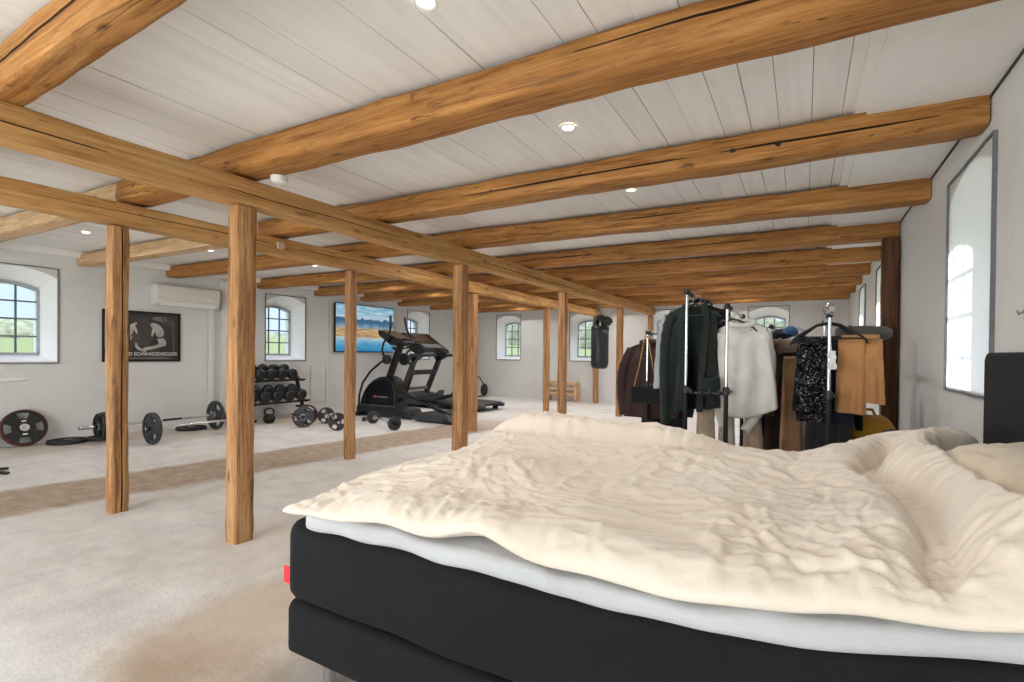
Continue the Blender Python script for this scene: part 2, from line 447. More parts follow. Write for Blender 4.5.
struct('shadow_gap_strip', MB().box((XR-.004, (YF+YB)/2, ZC-.046), (.008, YF-YB, .010)), M['gap'])  # dark strip drawn in for the shadow gap between ceiling and right wall
struct('trim_3', MB().box((XL+.06, (YF+YB)/2, 2.43), (.12, YF-YB, .08)), M['panel'])

def arch(w, zb, zs, rise, n=12):
    """outline of an opening, counter-clockwise from bottom left; zs = spring height"""
    p = [(-w/2, zb), (w/2, zb)]
    for k in range(n+1):
        t = 1-2*k/n
        p.append((t*w/2, zs+rise*(1-t*t)))
    return p
WIN = []
def wall(name, o, u, nrm, length, wins, H=2.6):
    """o = corner, u = along, nrm = outward; wins = list of (centre, width)"""
    o, u, nrm = Vector(o), Vector(u), Vector(nrm); up = Vector((0, 0, 1)); mb = MB()
    spec = dict(inner=(0, 1.0), outer=(DEP+.08, .78))
    for side, (dep, k) in spec.items():
        x = 0
        P = lambda a, z: o+u*a+up*z+nrm*dep
        for (c, w) in wins:
            ww = w*k; prof = arch(ww, 1.03 if side == 'inner' else 1.12, 2.10 if side == 'inner' else 1.95, .11 if side == 'inner' else .07)
            l, r = c-ww/2, c+ww/2
            mb.f(*[mb.v(P(a, z)) for a, z in ((x, 0), (l, 0), (l, H), (x, H))])
            mb.f(*[mb.v(P(a, z)) for a, z in ((l, 0), (r, 0), (r, prof[0][1]), (l, prof[0][1]))])
            top = prof[2:]
            for (a, b) in zip(top, top[1:]):
                mb.f(*[mb.v(P(c+q[0], q[1])) for q in (a, b)]+[mb.v(P(c+b[0], H)), mb.v(P(c+a[0], H))])
            x = r
        mb.f(*[mb.v(P(a, z)) for a, z in ((x, 0), (length, 0), (length, H), (x, H))])
    # reveals
    mb.mi = 1
    for (c, w) in wins:
        a = arch(w, 1.03, 2.10, .11); b = arch(w*.78, 1.12, 1.95, .07)
        ia = [mb.v(o+u*(c+p[0])+up*p[1]) for p in a]; ib = [mb.v(o+u*(c+p[0])+up*p[1]+nrm*(DEP+.08)) for p in b]
        n = len(a)
        for j in range(n): mb.f(ia[j], ia[(j+1) % n], ib[(j+1) % n], ib[j])
        WIN.append((o+u*c, u, nrm, w))
    struct(name, mb, [M['wall'], M['reveal']], recalc=False)
LW = [2.27, 6.01, 9.74]; RW = [3.49, 6.95, 9.05]; FW = [-6.93, -4.75, -2.72, -.65]
wall('wall_left', (XL, YB, 0), (0, 1, 0), (-1, 0, 0), YF-YB, [(y-YB, .82) for y in LW])
wall('wall_right', (XR, YB, 0), (0, 1, 0), (1, 0, 0), YF-YB, [(y-YB, .82) for y in RW])
wall('wall_far', (XL, YF, 0), (1, 0, 0), (0, 1, 0), XR-XL, [(x-XL, .74) for x in FW])
# wall behind the camera; its glazed opening is added to let fill light in
def back():
    mb = MB(); g0, g1, gt = -5.4, -.6, 2.3
    for (a, b, z0, z1) in ((XL, g0, 0, 2.6), (g1, XR, 0, 2.6), (g0, g1, gt, 2.6)):
        mb.box(((a+b)/2, YB-.15, (z0+z1)/2), (b-a, .3, z1-z0))
    struct('wall_back', mb, M['wall'])
    mb = MB()
    for k in range(5): mb.box((g0+(g1-g0)*k/4, YB-.1, gt/2), (.08, .08, gt))
    for z in (.05, 1.1, gt-.04): mb.box(((g0+g1)/2, YB-.1, z), (g1-g0, .06, .08))
    d = struct('fill_door_1', mb, M['framew'])
    mk('glass', MB().box(((g0+g1)/2, YB-.1, gt/2), (g1-g0, .01, gt)), M['glass'], d)
back()
# windows: frame with glazing bars, glass, and the grey strip taped round the opening
names = iter(range(1, 20))
for (o, u, n, w) in WIN:
    i = next(names); up = Vector((0, 0, 1)); side = u.cross(up)
    c = o+n*(DEP-.02); ww = w*.81; zb, zs, rise = 1.125, 1.955, .075
    mb = MB()
    prof = arch(ww, zb, zs, rise, 14)
    pts = [c+u*p[0]+up*p[1] for p in prof]
    for a, b in zip(pts, pts[1:]+pts[:1]): mb.obox(a, b, .035, .04, n)
    fr = struct('window_%d' % i, mb, M['framew'])
    mm = MB()
    for t in (-1/6, 1/6):
        mm.obox(c+u*t*ww+up*zb, c+u*t*ww+up*(zs+rise*(1-(2*t)**2)), .02, .02, n)
    hz = zs+rise-zb
    for q, th in ((.25, .016), (.5, .032), (.75, .016)): mm.obox(c-u*ww/2+up*(zb+hz*q), c+u*ww/2+up*(zb+hz*q), .02, th, n)
    mk('glazing_bars', mm, M['muntin'], fr)
    g = MB(); g.prism([(p[0], p[1]) for p in prof], c, u, up, n*.004)
    mk('glass', g, M['glass'], fr)
    tp = MB(); q = o-n*.006; hw = w/2+.012; t0, t1 = 1.01, 2.225
    for a, b in (((-hw, t0), (hw, t0)), ((hw, t0), (hw, t1)), ((hw, t1), (-hw, t1)), ((-hw, t1), (-hw, t0))):
        A, B = q+u*a[0]+up*a[1], q+u*b[0]+up*b[1]
        for k in range(6):
            s0, s1 = k/6, (k+1)/6; j = lambda s: A.lerp(B, s)+(u if a[0] == b[0] else up)*.006*nz(s*5+i, a[0]*3, a[1])
            tp.obox(j(s0), j(s1), .012, .022, n)
    mk('sealing_strip', tp, M['tape'], fr)
    if n.x > .5:
        mk('plastic_film', MB().prism([(-hw, t0), (hw, t0), (hw, t1), (-hw, t1)], q, u, up, n*.003), M['film'], fr)

# ------------------------------------------------------------------ timber frame
def timber(L, w, h, seed, wane=.022, rough=.010, nseg=None, crack=None):
    """crack = (position across the side face 0..1, start, end, half width, depth), start and end as shares of the length"""
    mb = MB(); nseg = nseg or max(8, int(L/.09)); rings = []
    base = []
    for (sx, sy) in ((-1, -1), (1, -1), (1, 1), (-1, 1)):
        x, y = sx*w/2, sy*h/2
        cx, cy = x-sx*wane, y-sy*wane
        arc = [(cx+sx*wane*math.cos(a)*1.0, cy+sy*wane*math.sin(a)) for a in ([0, PI/4, PI/2])]
        if sx*sy < 0: arc = arc[::-1]
        # start of each side: add mid-face points
        base += arc
    full = []
    for k, p in enumerate(base):
        full.append(p)
        q = base[(k+1) % len(base)]
        if k % 3 == 2:
            side = k//3
            if crack and side == (crack[5] if len(crack) > 5 else 3):
                full.append((p[0]+(q[0]-p[0])*crack[0]*.4, p[1]+(q[1]-p[1])*crack[0]*.4)); ci = len(full)
                full += [(p, q, -1), (p, q, 0), (p, q, 1)]
                tt = crack[0]+(1-crack[0])*.6; full.append((p[0]+(q[0]-p[0])*tt, p[1]+(q[1]-p[1])*tt))
            else:
                for t in (.33, .66): full.append((p[0]+(q[0]-p[0])*t, p[1]+(q[1]-p[1])*t))
    for i in range(nseg+1):
        x = L*i/nseg
        dy = rough*.7*nz(x*.6+seed, 3.1, seed); dz = rough*.5*nz(x*.5-seed, 7.7, seed)
        ring = []
        for pt in full:
            push = 0
            if len(pt) == 3:
                p, q, sd = pt; f = i/nseg
                live = sst(crack[1], crack[1]+.04, f)*(1-sst(crack[2]-.06, crack[2], f))*(1 if len(crack) > 5 else sst(-.12, .12, nz(x*1.3+seed, 2.2)))
                side_l = math.hypot(q[0]-p[0], q[1]-p[1])
                tq = crack[0]+.13*nz(x*.5, seed, 4)+.05*nz(x*2.2, seed, 9)+sd*(crack[3]*(.35+.65*live))/side_l
                a, b = p[0]+(q[0]-p[0])*tq, p[1]+(q[1]-p[1])*tq
                if sd == 0: push = crack[4]*live
            else: a, b = pt
            r = 1+(rough*1.3/min(w, h))*nz(x*1.7+seed*3, a*8, b*8)+(rough*.7/min(w, h))*nz(x*6+seed, a*16+5, b*16)
            e = min(i, nseg-i); sc = 1 if e > 0 else .94
            s0 = crack and len(crack) > 5
            ring.append(mb.v((x, a*r*sc+dy+(0 if s0 else push), b*r*sc+dz+(push if s0 else 0))))
        rings.append(ring)
    n = len(full)
    for a, b in zip(rings, rings[1:]):
        for j in range(n):
            kx = 2 if crack and len(crack) > 5 else 1
            mb.mi = 1 if crack and j in (ci, ci+1) and abs(mb.V[a[ci+1]][kx]-mb.V[a[ci]][kx])+abs(mb.V[b[ci+1]][kx]-mb.V[b[ci]][kx]) > .006 else 0
            mb.f(a[j], a[(j+1) % n], b[(j+1) % n], b[j])
    mb.mi = 0
    mb.f(*rings[0][::-1]); mb.f(*rings[-1])
    return mb
CRK = {0: (.45, .1, .95, .006, .02), 1: (.30, .45, 1.0, .006, .022), 2: (.55, .25, .97, .006, .022), 3: (.42, .3, .9, .005, .02), 4: (.5, .4, .95, .005, .018)}
M['crack'] = simple('dark crack wood', srgb(58, 34, 18), .9)
ZG0, ZG1 = 2.105, 2.265                                     # girders
ZB0, ZB1 = 2.29, 2.455                                      # cross beams
beams = [(.795, None, 'nearest the camera, above the upper left'), (1.985, -4.45, 'second'), (3.23, -4.6, 'third'), (4.48, None, 'fourth'),
         (5.80, None, 'fifth'), (6.95, None, 'sixth'), (8.12, None, 'seventh'), (9.25, None, 'eighth'), (10.4, None, 'ninth'), (11.45, None, 'tenth')]
blab = ['thick rough ceiling beam closest to the camera, crossing the top left corner',
        'big honey ceiling beam that passes just above the bed, with pale new end on the left',
        'ceiling beam with a long crack and two dark bolt holes, over the near right window',
        'ceiling beam just beyond the near right window, with a rounded cut end by the air conditioner',
        'ceiling beam resting on the dark wall post on the right',
        'first darker ceiling beam beyond the dark wall post',
        'second ceiling beam beyond the dark wall post', 'third ceiling beam beyond the dark wall post',
        'last ceiling beam but one before the far wall', 'ceiling beam lying closest to the far wall']
for k, ((y, sp, _), lab) in enumerate(zip(beams, blab)):
    x0 = XL-.05; x1 = XR-.01
    zc, h = (ZB0+ZB1)/2, ZB1-ZB0
    w = [.13, .21, .20, .20, .19, .19, .19, .19, .19, .19][k]
    if k == 0: zc, h = 2.365, .20
    t = thing('ceiling_beam', lab, 'beam', (0, y, zc), [.0, .027, .032, .05, .034, .028, .026, .02, .016, .01][k], None)
    if sp:
        a = mk('timber', timber(x1-sp, w, h, 3+k*1.7, .026, .013, crack=CRK.get(k)), [M['wood'], M['crack']], t, 50); a.location = (sp, 0, 0)
        b = mk('pale_extension', timber(sp-x0, w*.86, h*.92, 5+k, .012, .004), M['pale'], t, 50); b.location = (x0, 0, .0)
        b['label'] = 'paler new timber spliced on at the left end'
    else:
        a = mk('timber', timber(x1-x0, w, h, 3+k*1.7, .026, .013, crack=CRK.get(k)), [M['wood'], M['crack']], t, 50); a.location = (x0, 0, 0)
    if k == 2:
        hb = MB()
        for xx in (-.37, -.14): hb.lathe([(.0, 0), (.016, 0), (.016, .006), (0, .006)], 12, (xx, -w/2-.006, -.01), 'y')
        mk('bolt_head', hb, M['blackmetal'], t)
def girder(x, y0, y1, lab, seed, mat, crack):
    L = y1-y0
    g = mk('girder', timber(L, .155, ZG1-ZG0, seed, .014, .009, crack=crack), [mat, M['crack']], None, 50)
    g.location = (x, y0, (ZG0+ZG1)/2); g.rotation_euler = (0, 0, PI/2)
    return tag(g, lab, 'beam')
X1, X2 = -3.06, -4.376
girder(X1, -1.2, YF-.01, 'long honey girder carried by the nearer row of posts', 2.2, M['girder'], (.6, .12, .9, .003, .012))
girder(X2, -1.2, YF-.01, 'long honey girder carried by the farther row of posts, on the gym side', 6.1, M['girder'], (.4, .1, .9, .003, .012))
# packing blocks between girder and beams
def post(x, y, w, d, lab, seed, mat=M['post'], z1=ZG0-.012, rz=0, crack=None):
    p = mk('wooden_post', timber(z1, d, w, seed, .012, .010, crack=crack), [mat, M['crack']], None, 50)
    p.location = (x, y, 0); p.rotation_euler = (0, -PI/2, 0)
    p.rotation_euler = (Matrix.Rotation(rz, 3, 'Z') @ Euler((0, -PI/2, 0)).to_matrix()).to_euler()
    return tag(p, lab, 'post')
post(X1, 1.88, 0.116, 0.124, 'thickest wooden post, nearest the bed, under the near girder', 1.1)
post(X2, 1.745, 0.105, 0.112, 'cracked wooden post in front of the black framed poster', 2.3, crack=(.60, -.05, 1.07, .0045, .02, 0))
post(X1, 4.218, 0.120, 0.124, 'wooden post at the foot of the bed, left one of the touching pair', 3.2)
post(X2, 3.95, 0.094, 0.098, 'slim wooden post in front of the wall television', 4.9)
post(X2, 6.35, 0.112, 0.120, 'wooden post peeking out right behind the one at the bed foot', 5.4)
post(X1, 6.75, 0.112, 0.120, 'dark wooden post left of the punching bag, close beyond the bed', 6.6)
post(X2, 8.9, 0.105, 0.105, 'lighter wooden post standing between the two far wall windows', 7.7)
post(X1, 9.4, 0.112, 0.112, 'wooden post between the punching bag and the brown coat', 8.2)
post(X2, 11.62, 0.112, 0.112, 'wooden post against the far wall below the punching bag', 9.3)
post(X1, 11.62, 0.112, 0.112, 'wooden post against the far wall behind the brown coat', 10.1)
post(XR-.075, 5.72, .12, .14, 'dark brown post standing against the right wall', 11.5, M['darkwood'], ZB0-.01)

# ------------------------------------------------------------------ ceiling fittings
LMAT = M['lampglow']
def downlight(x, y, lab, group=None, e=4):
    t = thing('downlight', lab, 'ceiling light', (x, y, ZC))
    if group: t['group'] = group
    mk('ring', MB().lathe([(.032, -.001), (.046, -.001), (.047, -.006), (.040, -.010), (.032, -.006), (.032, -.001)], 28, caps=False), M['white'], t, 40)
    mk('lens', MB().lathe([(0, -.002), (.032, -.002), (.032, -.004), (0, -.005)], 24), LMAT, t, 40)
    ld = bpy.data.lights.new('downlight_lamp', 'AREA'); ld.shape = 'DISK'; ld.size = .06; ld.energy = e; ld.color = (1, .975, .95); ld.spread = 2.75
    lo = bpy.data.objects.new('lamp', ld); COL.objects.link(lo); lo.parent = t; lo.location = (0, 0, -.012)
    return t
for x, y, lab in ((-1.20, 1.42, 'bright round downlight at the very top of the view, before the beam over the bed'),
                  (-1.16, 2.60, 'small round downlight in the ceiling bay just beyond the beam over the bed'),
                  (-1.17, 3.82, 'small round downlight two beams beyond the bed, over the clothes racks'),
                  (-6.80, 2.42, 'small lit downlight near the left window, above the poster post'),
                  (-6.55, 3.62, 'small lit downlight seen just below the gym side girder')):
    downlight(x, y, lab)
# extra downlights added to brighten the far bays, out of sight between the beams
for x in (-6.3, -3.7, -1.1):
    for y in (5.0, 6.3, 7.5, 8.65, 9.8, 10.95):
        downlight(x+(.05 if x == -3.7 else 0), y, 'fill downlight added unseen between the far beams', 'added fill downlights', 7.5)
# smoke alarm
t = thing('smoke_alarm', 'white round smoke alarm fixed under the beam above the near girder', 'smoke alarm', (-2.86, 2.0, ZB0-.002))
mk('base', MB().lathe([(0, 0), (.052, 0), (.052, -.012), (0, -.012)], 28), M['white'], t, 40)
mk('cover', MB().lathe([(.048, -.010), (.050, -.016), (.046, -.034), (.036, -.040), (0, -.041)], 28), M['white'], t, 40)

# ------------------------------------------------------------------ bed
BY0, BY1, BX0, BX1 = 1.127, 2.70, -1.572, .60
zbed = lambda x: .605+max(0, x+.5)**2*.15
bed = thing('bed', 'low black upholstered double bed with headboard against the right wall', 'bed', (-.45, 1.9, 0))
off = Vector((.45, -1.9, 0))
def loft_box(x0, x1, y0, y1, zlo, zhi, r=.035, n=44, seed=0, amp=.004, top_amp=0):
    mb = MB(); rings = []
    for i in range(n+1):
        t = i/n; x = x0+(x1-x0)*t
        e = min(x-x0, x1-x); ins = 0 if e > r else r-math.sqrt(max(0, r*r-(r-e)**2))
        lo, hi = zlo(x)+ins, zhi(x)-ins; a, b = y0+ins, y1-ins
        ring = []
        for (cy, cz, st) in ((a+r, lo+r, PI), (b-r, lo+r, 1.5*PI), (b-r, hi-r, 0), (a+r, hi-r, .5*PI)):
            for q in range(5):
                an = st+q/4*PI/2
                ring.append((cy+r*math.cos(an), cz+r*math.sin(an)))
        out = []
        m = len(ring)
        for k in range(m):
            p, q = ring[k], ring[(k+1) % m]; out.append(p)
            if k % 5 == 4:
                for f in range(1, 8): out.append((p[0]+(q[0]-p[0])*f/8, p[1]+(q[1]-p[1])*f/8))
        rr = []
        for (y, z) in out:
            d = amp*nz(x*4+seed, y*4, z*5)
            rr.append(mb.v(Vector((x, y+(d if y < (y0+y1)/2 else -d), z+d+(top_amp*nz(x*9, y*9, seed) if z > (lo+hi)/2 else 0)))+off))
        rings.append(rr)
    n2 = len(rings[0])
    # denser end rounding
    for a, b in zip(rings, rings[1:]):
        for j in range(n2): mb.f(a[j], a[(j+1) % n2], b[(j+1) % n2], b[j])
    mb.f(*rings[0][::-1]); mb.f(*rings[-1]); return mb
def xs_round(): pass
base = mk('box_base', loft_box(BX0, BX1, BY0, BY1, lambda x: .135, lambda x: .325, .03, 90, 1, .004), M['blackfab'], bed, 60)
matt = mk('mattress', loft_box(BX0, BX1, BY0, BY1, lambda x: .325+max(0, x+.5)**2*.12, lambda x: zbed(x), .045, 90, 2, .006), M['blackfab'], bed, 60)
mk('label_tab', MB().box(Vector((BX0-.008, BY0+.024, .40))+off, (.05, .003, .06)), M['tagred'], matt)['label'] = 'small red label tab'
top = mk('mattress_topper', loft_box(BX0+.11, BX1, BY0-.012, BY1-.01, lambda x: zbed(x)-.006+.012*nz(x*6, 2), lambda x: zbed(x)+.055, .024, 110, 5, .014, .010), M['sheet'], bed, 70)
top['label'] = 'white sheet covered topper'
for (x, y) in ((BX0+.12, BY0+.10), (BX0+.12, BY1-.10), (BX1-.22, BY0+.12), (BX1-.22, BY1-.12)):
    mk('leg', MB().lathe([(.024, 0), (.026, .004), (.026, .012), (.022, .016), (.022, .138)], 20, Vector((x, y, 0))+off), M['chrome'], bed, 40)
hb = MB()
hb.prism([(BY0-.02+off.y, .3), (BY1+.0+off.y, .3), (BY1+.0+off.y, 1.195), (BY1-.025+off.y, 1.22), (BY0+.005+off.y, 1.22), (BY0-.02+off.y, 1.195)], Vector((.625+off.x, 0, 0)), (0, 1, 0), (0, 0, 1), (.085, 0, 0))
mk('headboard', hb, M['headfab'], bed, bevel=.012)

# duvet: closed puffed sheet with folds
def duvet():
    x0, x1, y0, y1 = -1.565, .575, 1.075, 2.74
    NX, NY = 330, 250
    def xy(u, v):
        x = x0+(x1-x0)*u; y = y0+(y1-y0)*v
        eu = max(0, 1-u/.2); ev = max(0, 1-v/.2); ev2 = max(0, 1-(1-v)/.2)
        x += eu*(.03*nz(y*3, 1.2)+.05*sst(1.6, 2.7, y)-.0)
        y += ev*(.022*nz(x*2.7+4, 8.3)-.012*math.sin(x*3))
        y += ev2*.03*nz(x*2.7, 3.3)
        x -= sst(.86, 1, u)*.15*sst(1.15, 1.4, y)*(1-sst(2.15, 2.5, y))
        # pointed corner at the foot
        c = gs(u, v, 0, 0, .12, .14); x -= .0*c; y += .05*c
        return x, y
    def valley(x, y):
        xv = .215+.05*math.sin((y-1.1)*2.6)-.05*sst(1.7, 2.2, y)+.16*sst(2.05, 2.5, y)
        k = sst(1.08, 1.25, y)*(1-sst(2.3, 2.55, y))
        d = x-xv
        return -.085*k*math.exp(-(d/.04)**2)+.055*k*math.exp(-((d-.13)/.12)**2)+.018*k*math.exp(-((d+.1)/.07)**2)
    def H(x, y):
        h = .085
        h += .028*sst(1.3, 2.5, y)
        h += .02*gs(x, y, -1.08, 2.6, .38, .30)
        h += .045*gs(x, y, -1.42, 2.45, .2, .3)
        h -= .035*gs(x, y, -1.36, 2.72, .07, .16)
        h -= .055*gs(x, y, .02, 2.72, .22, .22)
        h += .0*gs(x, y, .40, 2.45, .20, .35)
        h -= .03*gs(x, y, -.2, 1.75, .5, .35)
        h += .03*gs(x, y, -.9, 1.6, .4, .25)+.035*gs(x, y, .45, 1.5, .2, .3)
        h += .030*nz(x*2.1+2, y*2.4, 1.5)
        k2 = sst(-1.5, -1.3, x)*(1-sst(-.65, -.25, x)); yc = 2.36+.10*sst(-1.3, -.4, x)+.03*math.sin(x*5)
        h += k2*(.055*sst(yc, yc+.10, y)-.05*math.exp(-((y-yc)/.04)**2))
        h += valley(x, y)
        h -= .055*(1-sst(-1.6, -1.15, x))*(1-sst(2.05, 2.5, y))
        return max(.045, h)
    def wrinkle(x, y):
        wx = x+.14*nz(x*2.2, y*2.2, 9); wy = y+.14*nz(x*2.2+7, y*2.2, 3)
        a = 1-abs(nz(wx*3.2+1.7, wy*5.5, 2.2))*2.2
        b = 1-abs(nz((wx+wy)*6.5, (wy-wx)*3.0, 5.2))*2.2
        c = 1-abs(nz(wx*14, wy*11, 7.7))*2.2
        d = nz(wx*22, wy*26, 1.1)
        near = 1-sst(1.12, 1.55, y)
        rg = lambda n, k: max(0, 1-abs(n)*k)
        near = 1-sst(1.12, 1.55, y)
        w = .009*max(0, a)**2+.007*max(0, b)**2+.005*max(0, c)**2+.002*d
        w += .012*rg(nz(wx*4.1+9, wy*6.3, 6.1), 5)**1.5+.010*rg(nz((wx+.6*wy)*8.1, (wy-.6*wx)*4.2, 8.8), 5)**1.5
        w -= .012*rg(nz(wx*5.3+2, wy*4.4, 3.9), 6)**1.5
        w += .007*(rg(nz(wx*15, wy*12, 2.6), 3.2)-rg(nz(wx*12, wy*17, 9.6), 3.2))*(.8+1.1*near)
        w *= .55
        # gathered puckers running in from the near edge
        w += near*.012*(1-abs(nz(wx*13+3, wy*2.5, 4))*2)
        foot = 1-sst(-1.6, -1.2, x)
        w += foot*.008*(1-abs(nz(wx*2.5, wy*17, 14))*2)
        return w
    def edge(u, v):
        X, Y = (x1-x0), (y1-y0)
        return min(u*X, (1-u)*X*1.0, v*Y, (1-v)*Y)
    mb = MB()
    def fn_top(i, j):
        u, v = i/(NX-1), j/(NY-1)
        # denser sampling near the rim
        u = u+.04*math.sin(2*PI*u)*-1*.8/1; v = v-.03*math.sin(2*PI*v)
        u = min(1, max(0, u)); v = min(1, max(0, v))
        x, y = xy(u, v); e = edge(u, v)
        r = .15; k = math.sqrt(max(0, 1-(1-min(e/r, 1))**2))
        zb = zbed(x)+.055
        lift = .045*gs(x, y, -.74, 1.08, .10, .12)+.02*gs(x, y, -1.05, 1.08, .12, .1)+.012*nz(x*6, 1.1)*(1-sst(1.1, 1.3, y))
        drop = .05*gs(x, y, -1.62, 1.12, .26, .26)
        z = zb+.026+lift-drop+k*(H(x, y)-.026+wrinkle(x, y))
        return (x, y, z), (x, y, zb+.026+lift-drop-.024*k*(1 if e < .16 else 1))
    T = []; B = []
    for i in range(NX):
        rt, rb = [], []
        for j in range(NY):
            a, b = fn_top(i, j); rt.append(mb.v(a))
            rb.append(None if False else b)
        T.append(rt); B.append(rb)
    for i in range(NX-1):
        for j in range(NY-1): mb.f(T[i][j], T[i+1][j], T[i+1][j+1], T[i][j+1])
    # underside
    st = 1
    Bi = [[(T[i][j] if (i in (0, NX-1) or j in (0, NY-1)) else mb.v(B[i][j])) for j in range(NY)] for i in range(NX)]
    for i in range(NX-1):
        for j in range(NY-1): mb.f(Bi[i][j], Bi[i][j+1], Bi[i+1][j+1], Bi[i+1][j])
    o = mk('duvet', mb, M['duvet'], None, 180, recalc=False)
    tag(o, 'rumpled cream duvet spread over the black bed', 'duvet')
duvet()
def pillow(loc, dims, rot, lab):
    a, b, c = dims; mb = MB()
    def side(sg):
        def fn(u, v):
            x, y = u*2-1, v*2-1
            k = max(0, (1-x**4)*(1-y**4))**.5
            px = x*a/2*(1-.07*(1-y*y)*0+.04*abs(y)**3); py = y*b/2*(1+.04*abs(x)**3)
            return (px, py, sg*k*c/2*(1+.12*nz(x*2, y*2, sg))+.006*nz(x*7, y*7, 2)*k)
        return fn
    mb.grid(side(1), 36, 36); mb.grid(side(-1), 36, 36)
    o = mk('pillow', mb, M['pillow'], None, 180); bm = bmesh.new(); bm.from_mesh(o.data); bmesh.ops.remove_doubles(bm, verts=bm.verts, dist=.0005); bmesh.ops.recalc_face_normals(bm, faces=bm.faces); bm.to_mesh(o.data); bm.free()
    for p in o.data.polygons: p.use_smooth = True
    o.location = loc; o.rotation_euler = rot
    return tag(o, lab, 'pillow')
pillow((.51, 1.76, .875), (.28, .66, .17), (0, -.15, 0), 'beige pillow lying against the black headboard at the right edge')
# ------------------------------------------------------------------ gym
def plate_mb(R, t, nh=3, hole=True, rim=.84, hub=.27, mats=(0, 1), NA=72, big=False):
    """weight plate, axis = local Z, centred; slots of material: 0 rubber, 1 coloured rim lines, 2 steel hub"""
    mb = MB()
    rs = [.026, .045, R*hub, R*hub+.004, R*.42, R*.5, R*.6, R*.7, R*rim, R*(rim+.015), R*.962, R*.984, R]
    hs = [1.0, 1.0, 1.0, .62, .62, .62, .62, .62, .62, 1.0, 1.0, .92, .6]
    def cut(i, j):
        if not hole: return False
        r = (rs[i]+rs[i+1])/2/R; a = ((j+.5)/NA*nh+(.5 if big else 0)) % 1
        half = (.26 if R > .15 else .19) if not big else .25
        lo, hi = (.42, rim-.02) if not big else (.47, .80)
        if not (lo < r < hi): return False
        return abs(a-.5) < half*(1 if .45 < r < .74 else .85)
    vt = {}
    def V(i, j, sg):
        k = (i, j % NA, sg)
        if k not in vt: vt[k] = mb.v((rs[i]*math.cos(2*PI*j/NA), rs[i]*math.sin(2*PI*j/NA), sg*t/2*hs[i]))
        return vt[k]
    n = len(rs)-1
    for i in range(n):
        for j in range(NA):
            if cut(i, j): continue
            mb.mi = 2 if i == 0 else (1 if i in (8, 10) and i == 10 else 0)
            mb.f(V(i, j, 1), V(i+1, j, 1), V(i+1, j+1, 1), V(i, j+1, 1)); mb.f(V(i, j, -1), V(i, j+1, -1), V(i+1, j+1, -1), V(i+1, j, -1))
            mb.mi = 0
            if i == 0: mb.f(V(i, j, 1), V(i, j+1, 1), V(i, j+1, -1), V(i, j, -1))
            if i == n-1: mb.f(V(n, j, 1), V(n, j, -1), V(n, j+1, -1), V(n, j+1, 1))
            if 0 < i < n-1:
                if cut(i-1, j): mb.f(V(i, j, 1), V(i, j+1, 1), V(i, j+1, -1), V(i, j, -1))
                if cut(i+1, j): mb.f(V(i+1, j, 1), V(i+1, j, -1), V(i+1, j+1, -1), V(i+1, j+1, 1))
                if cut(i, j-1): mb.f(V(i, j, 1), V(i, j, -1), V(i+1, j, -1), V(i+1, j, 1))
                if cut(i, j+1): mb.f(V(i, j+1, 1), V(i+1, j+1, 1), V(i+1, j+1, -1), V(i, j+1, -1))
    return mb
def plate_thing(R, t, loc, rot, lab, rimmat, nh=4, marks=True, hole=True):
    tt = thing('weight_plate', lab, 'weight plate', loc); tt.rotation_euler = rot
    mk('disc', plate_mb(R, t, nh, hole, big=nh == 4), [M['rubber'], rimmat, M['steel']], tt, 40)
    if marks:
        g = MB()
        for a in (0, PI):
            g.T = Matrix.Rotation(a, 4, 'Z'); g.box((R*.36, 0, t/2*.62+.002), (R*.07, R*.2, .002))
        g.T = Matrix.Identity(4)
        g.lathe([(R*.20, t/2+.001), (R*.20, t/2+.003), (R*.155, t/2+.003), (R*.155, t/2+.001)], 28)
        mk('white_marking', g, M['print'], tt)
    return tt
# leaning against the left wall (axis points into the room)
def lean(R, t, y, x, tilt): return (x, y, R*math.cos(tilt)+t/2*math.sin(tilt)), (0, PI/2-tilt, 0)
l, r_ = lean(.225, .05, 2.33, XL+.115, .28)
plate_thing(.225, .05, l, r_, 'black weight plate with red rim and four openings, leaning on the left wall', M['red'])
l, r_ = lean(.19, .05, 1.86, XL+.10, .28)
plate_thing(.19, .05, l, r_, 'black weight plate with yellow rim, cut off by the left edge of the view', M['yellow'])
plate_thing(.21, .045, (-8.08, 2.70, .024), (0, 0, .3), 'black weight plate lying flat beside the red rimmed plate', M['rubber'], 3, False)
plate_thing(.20, .04, (-8.02, 3.06, .021), (0, 0, .7), 'black weight plate lying flat under the sleeve of the rear barbell', M['rubber'], 3, False)
plate_thing(.20, .045, (-7.95, 4.12, .024), (0, 0, .2), 'black weight plate lying flat beyond the right plates of the barbells', M['rubber'], 3, False)

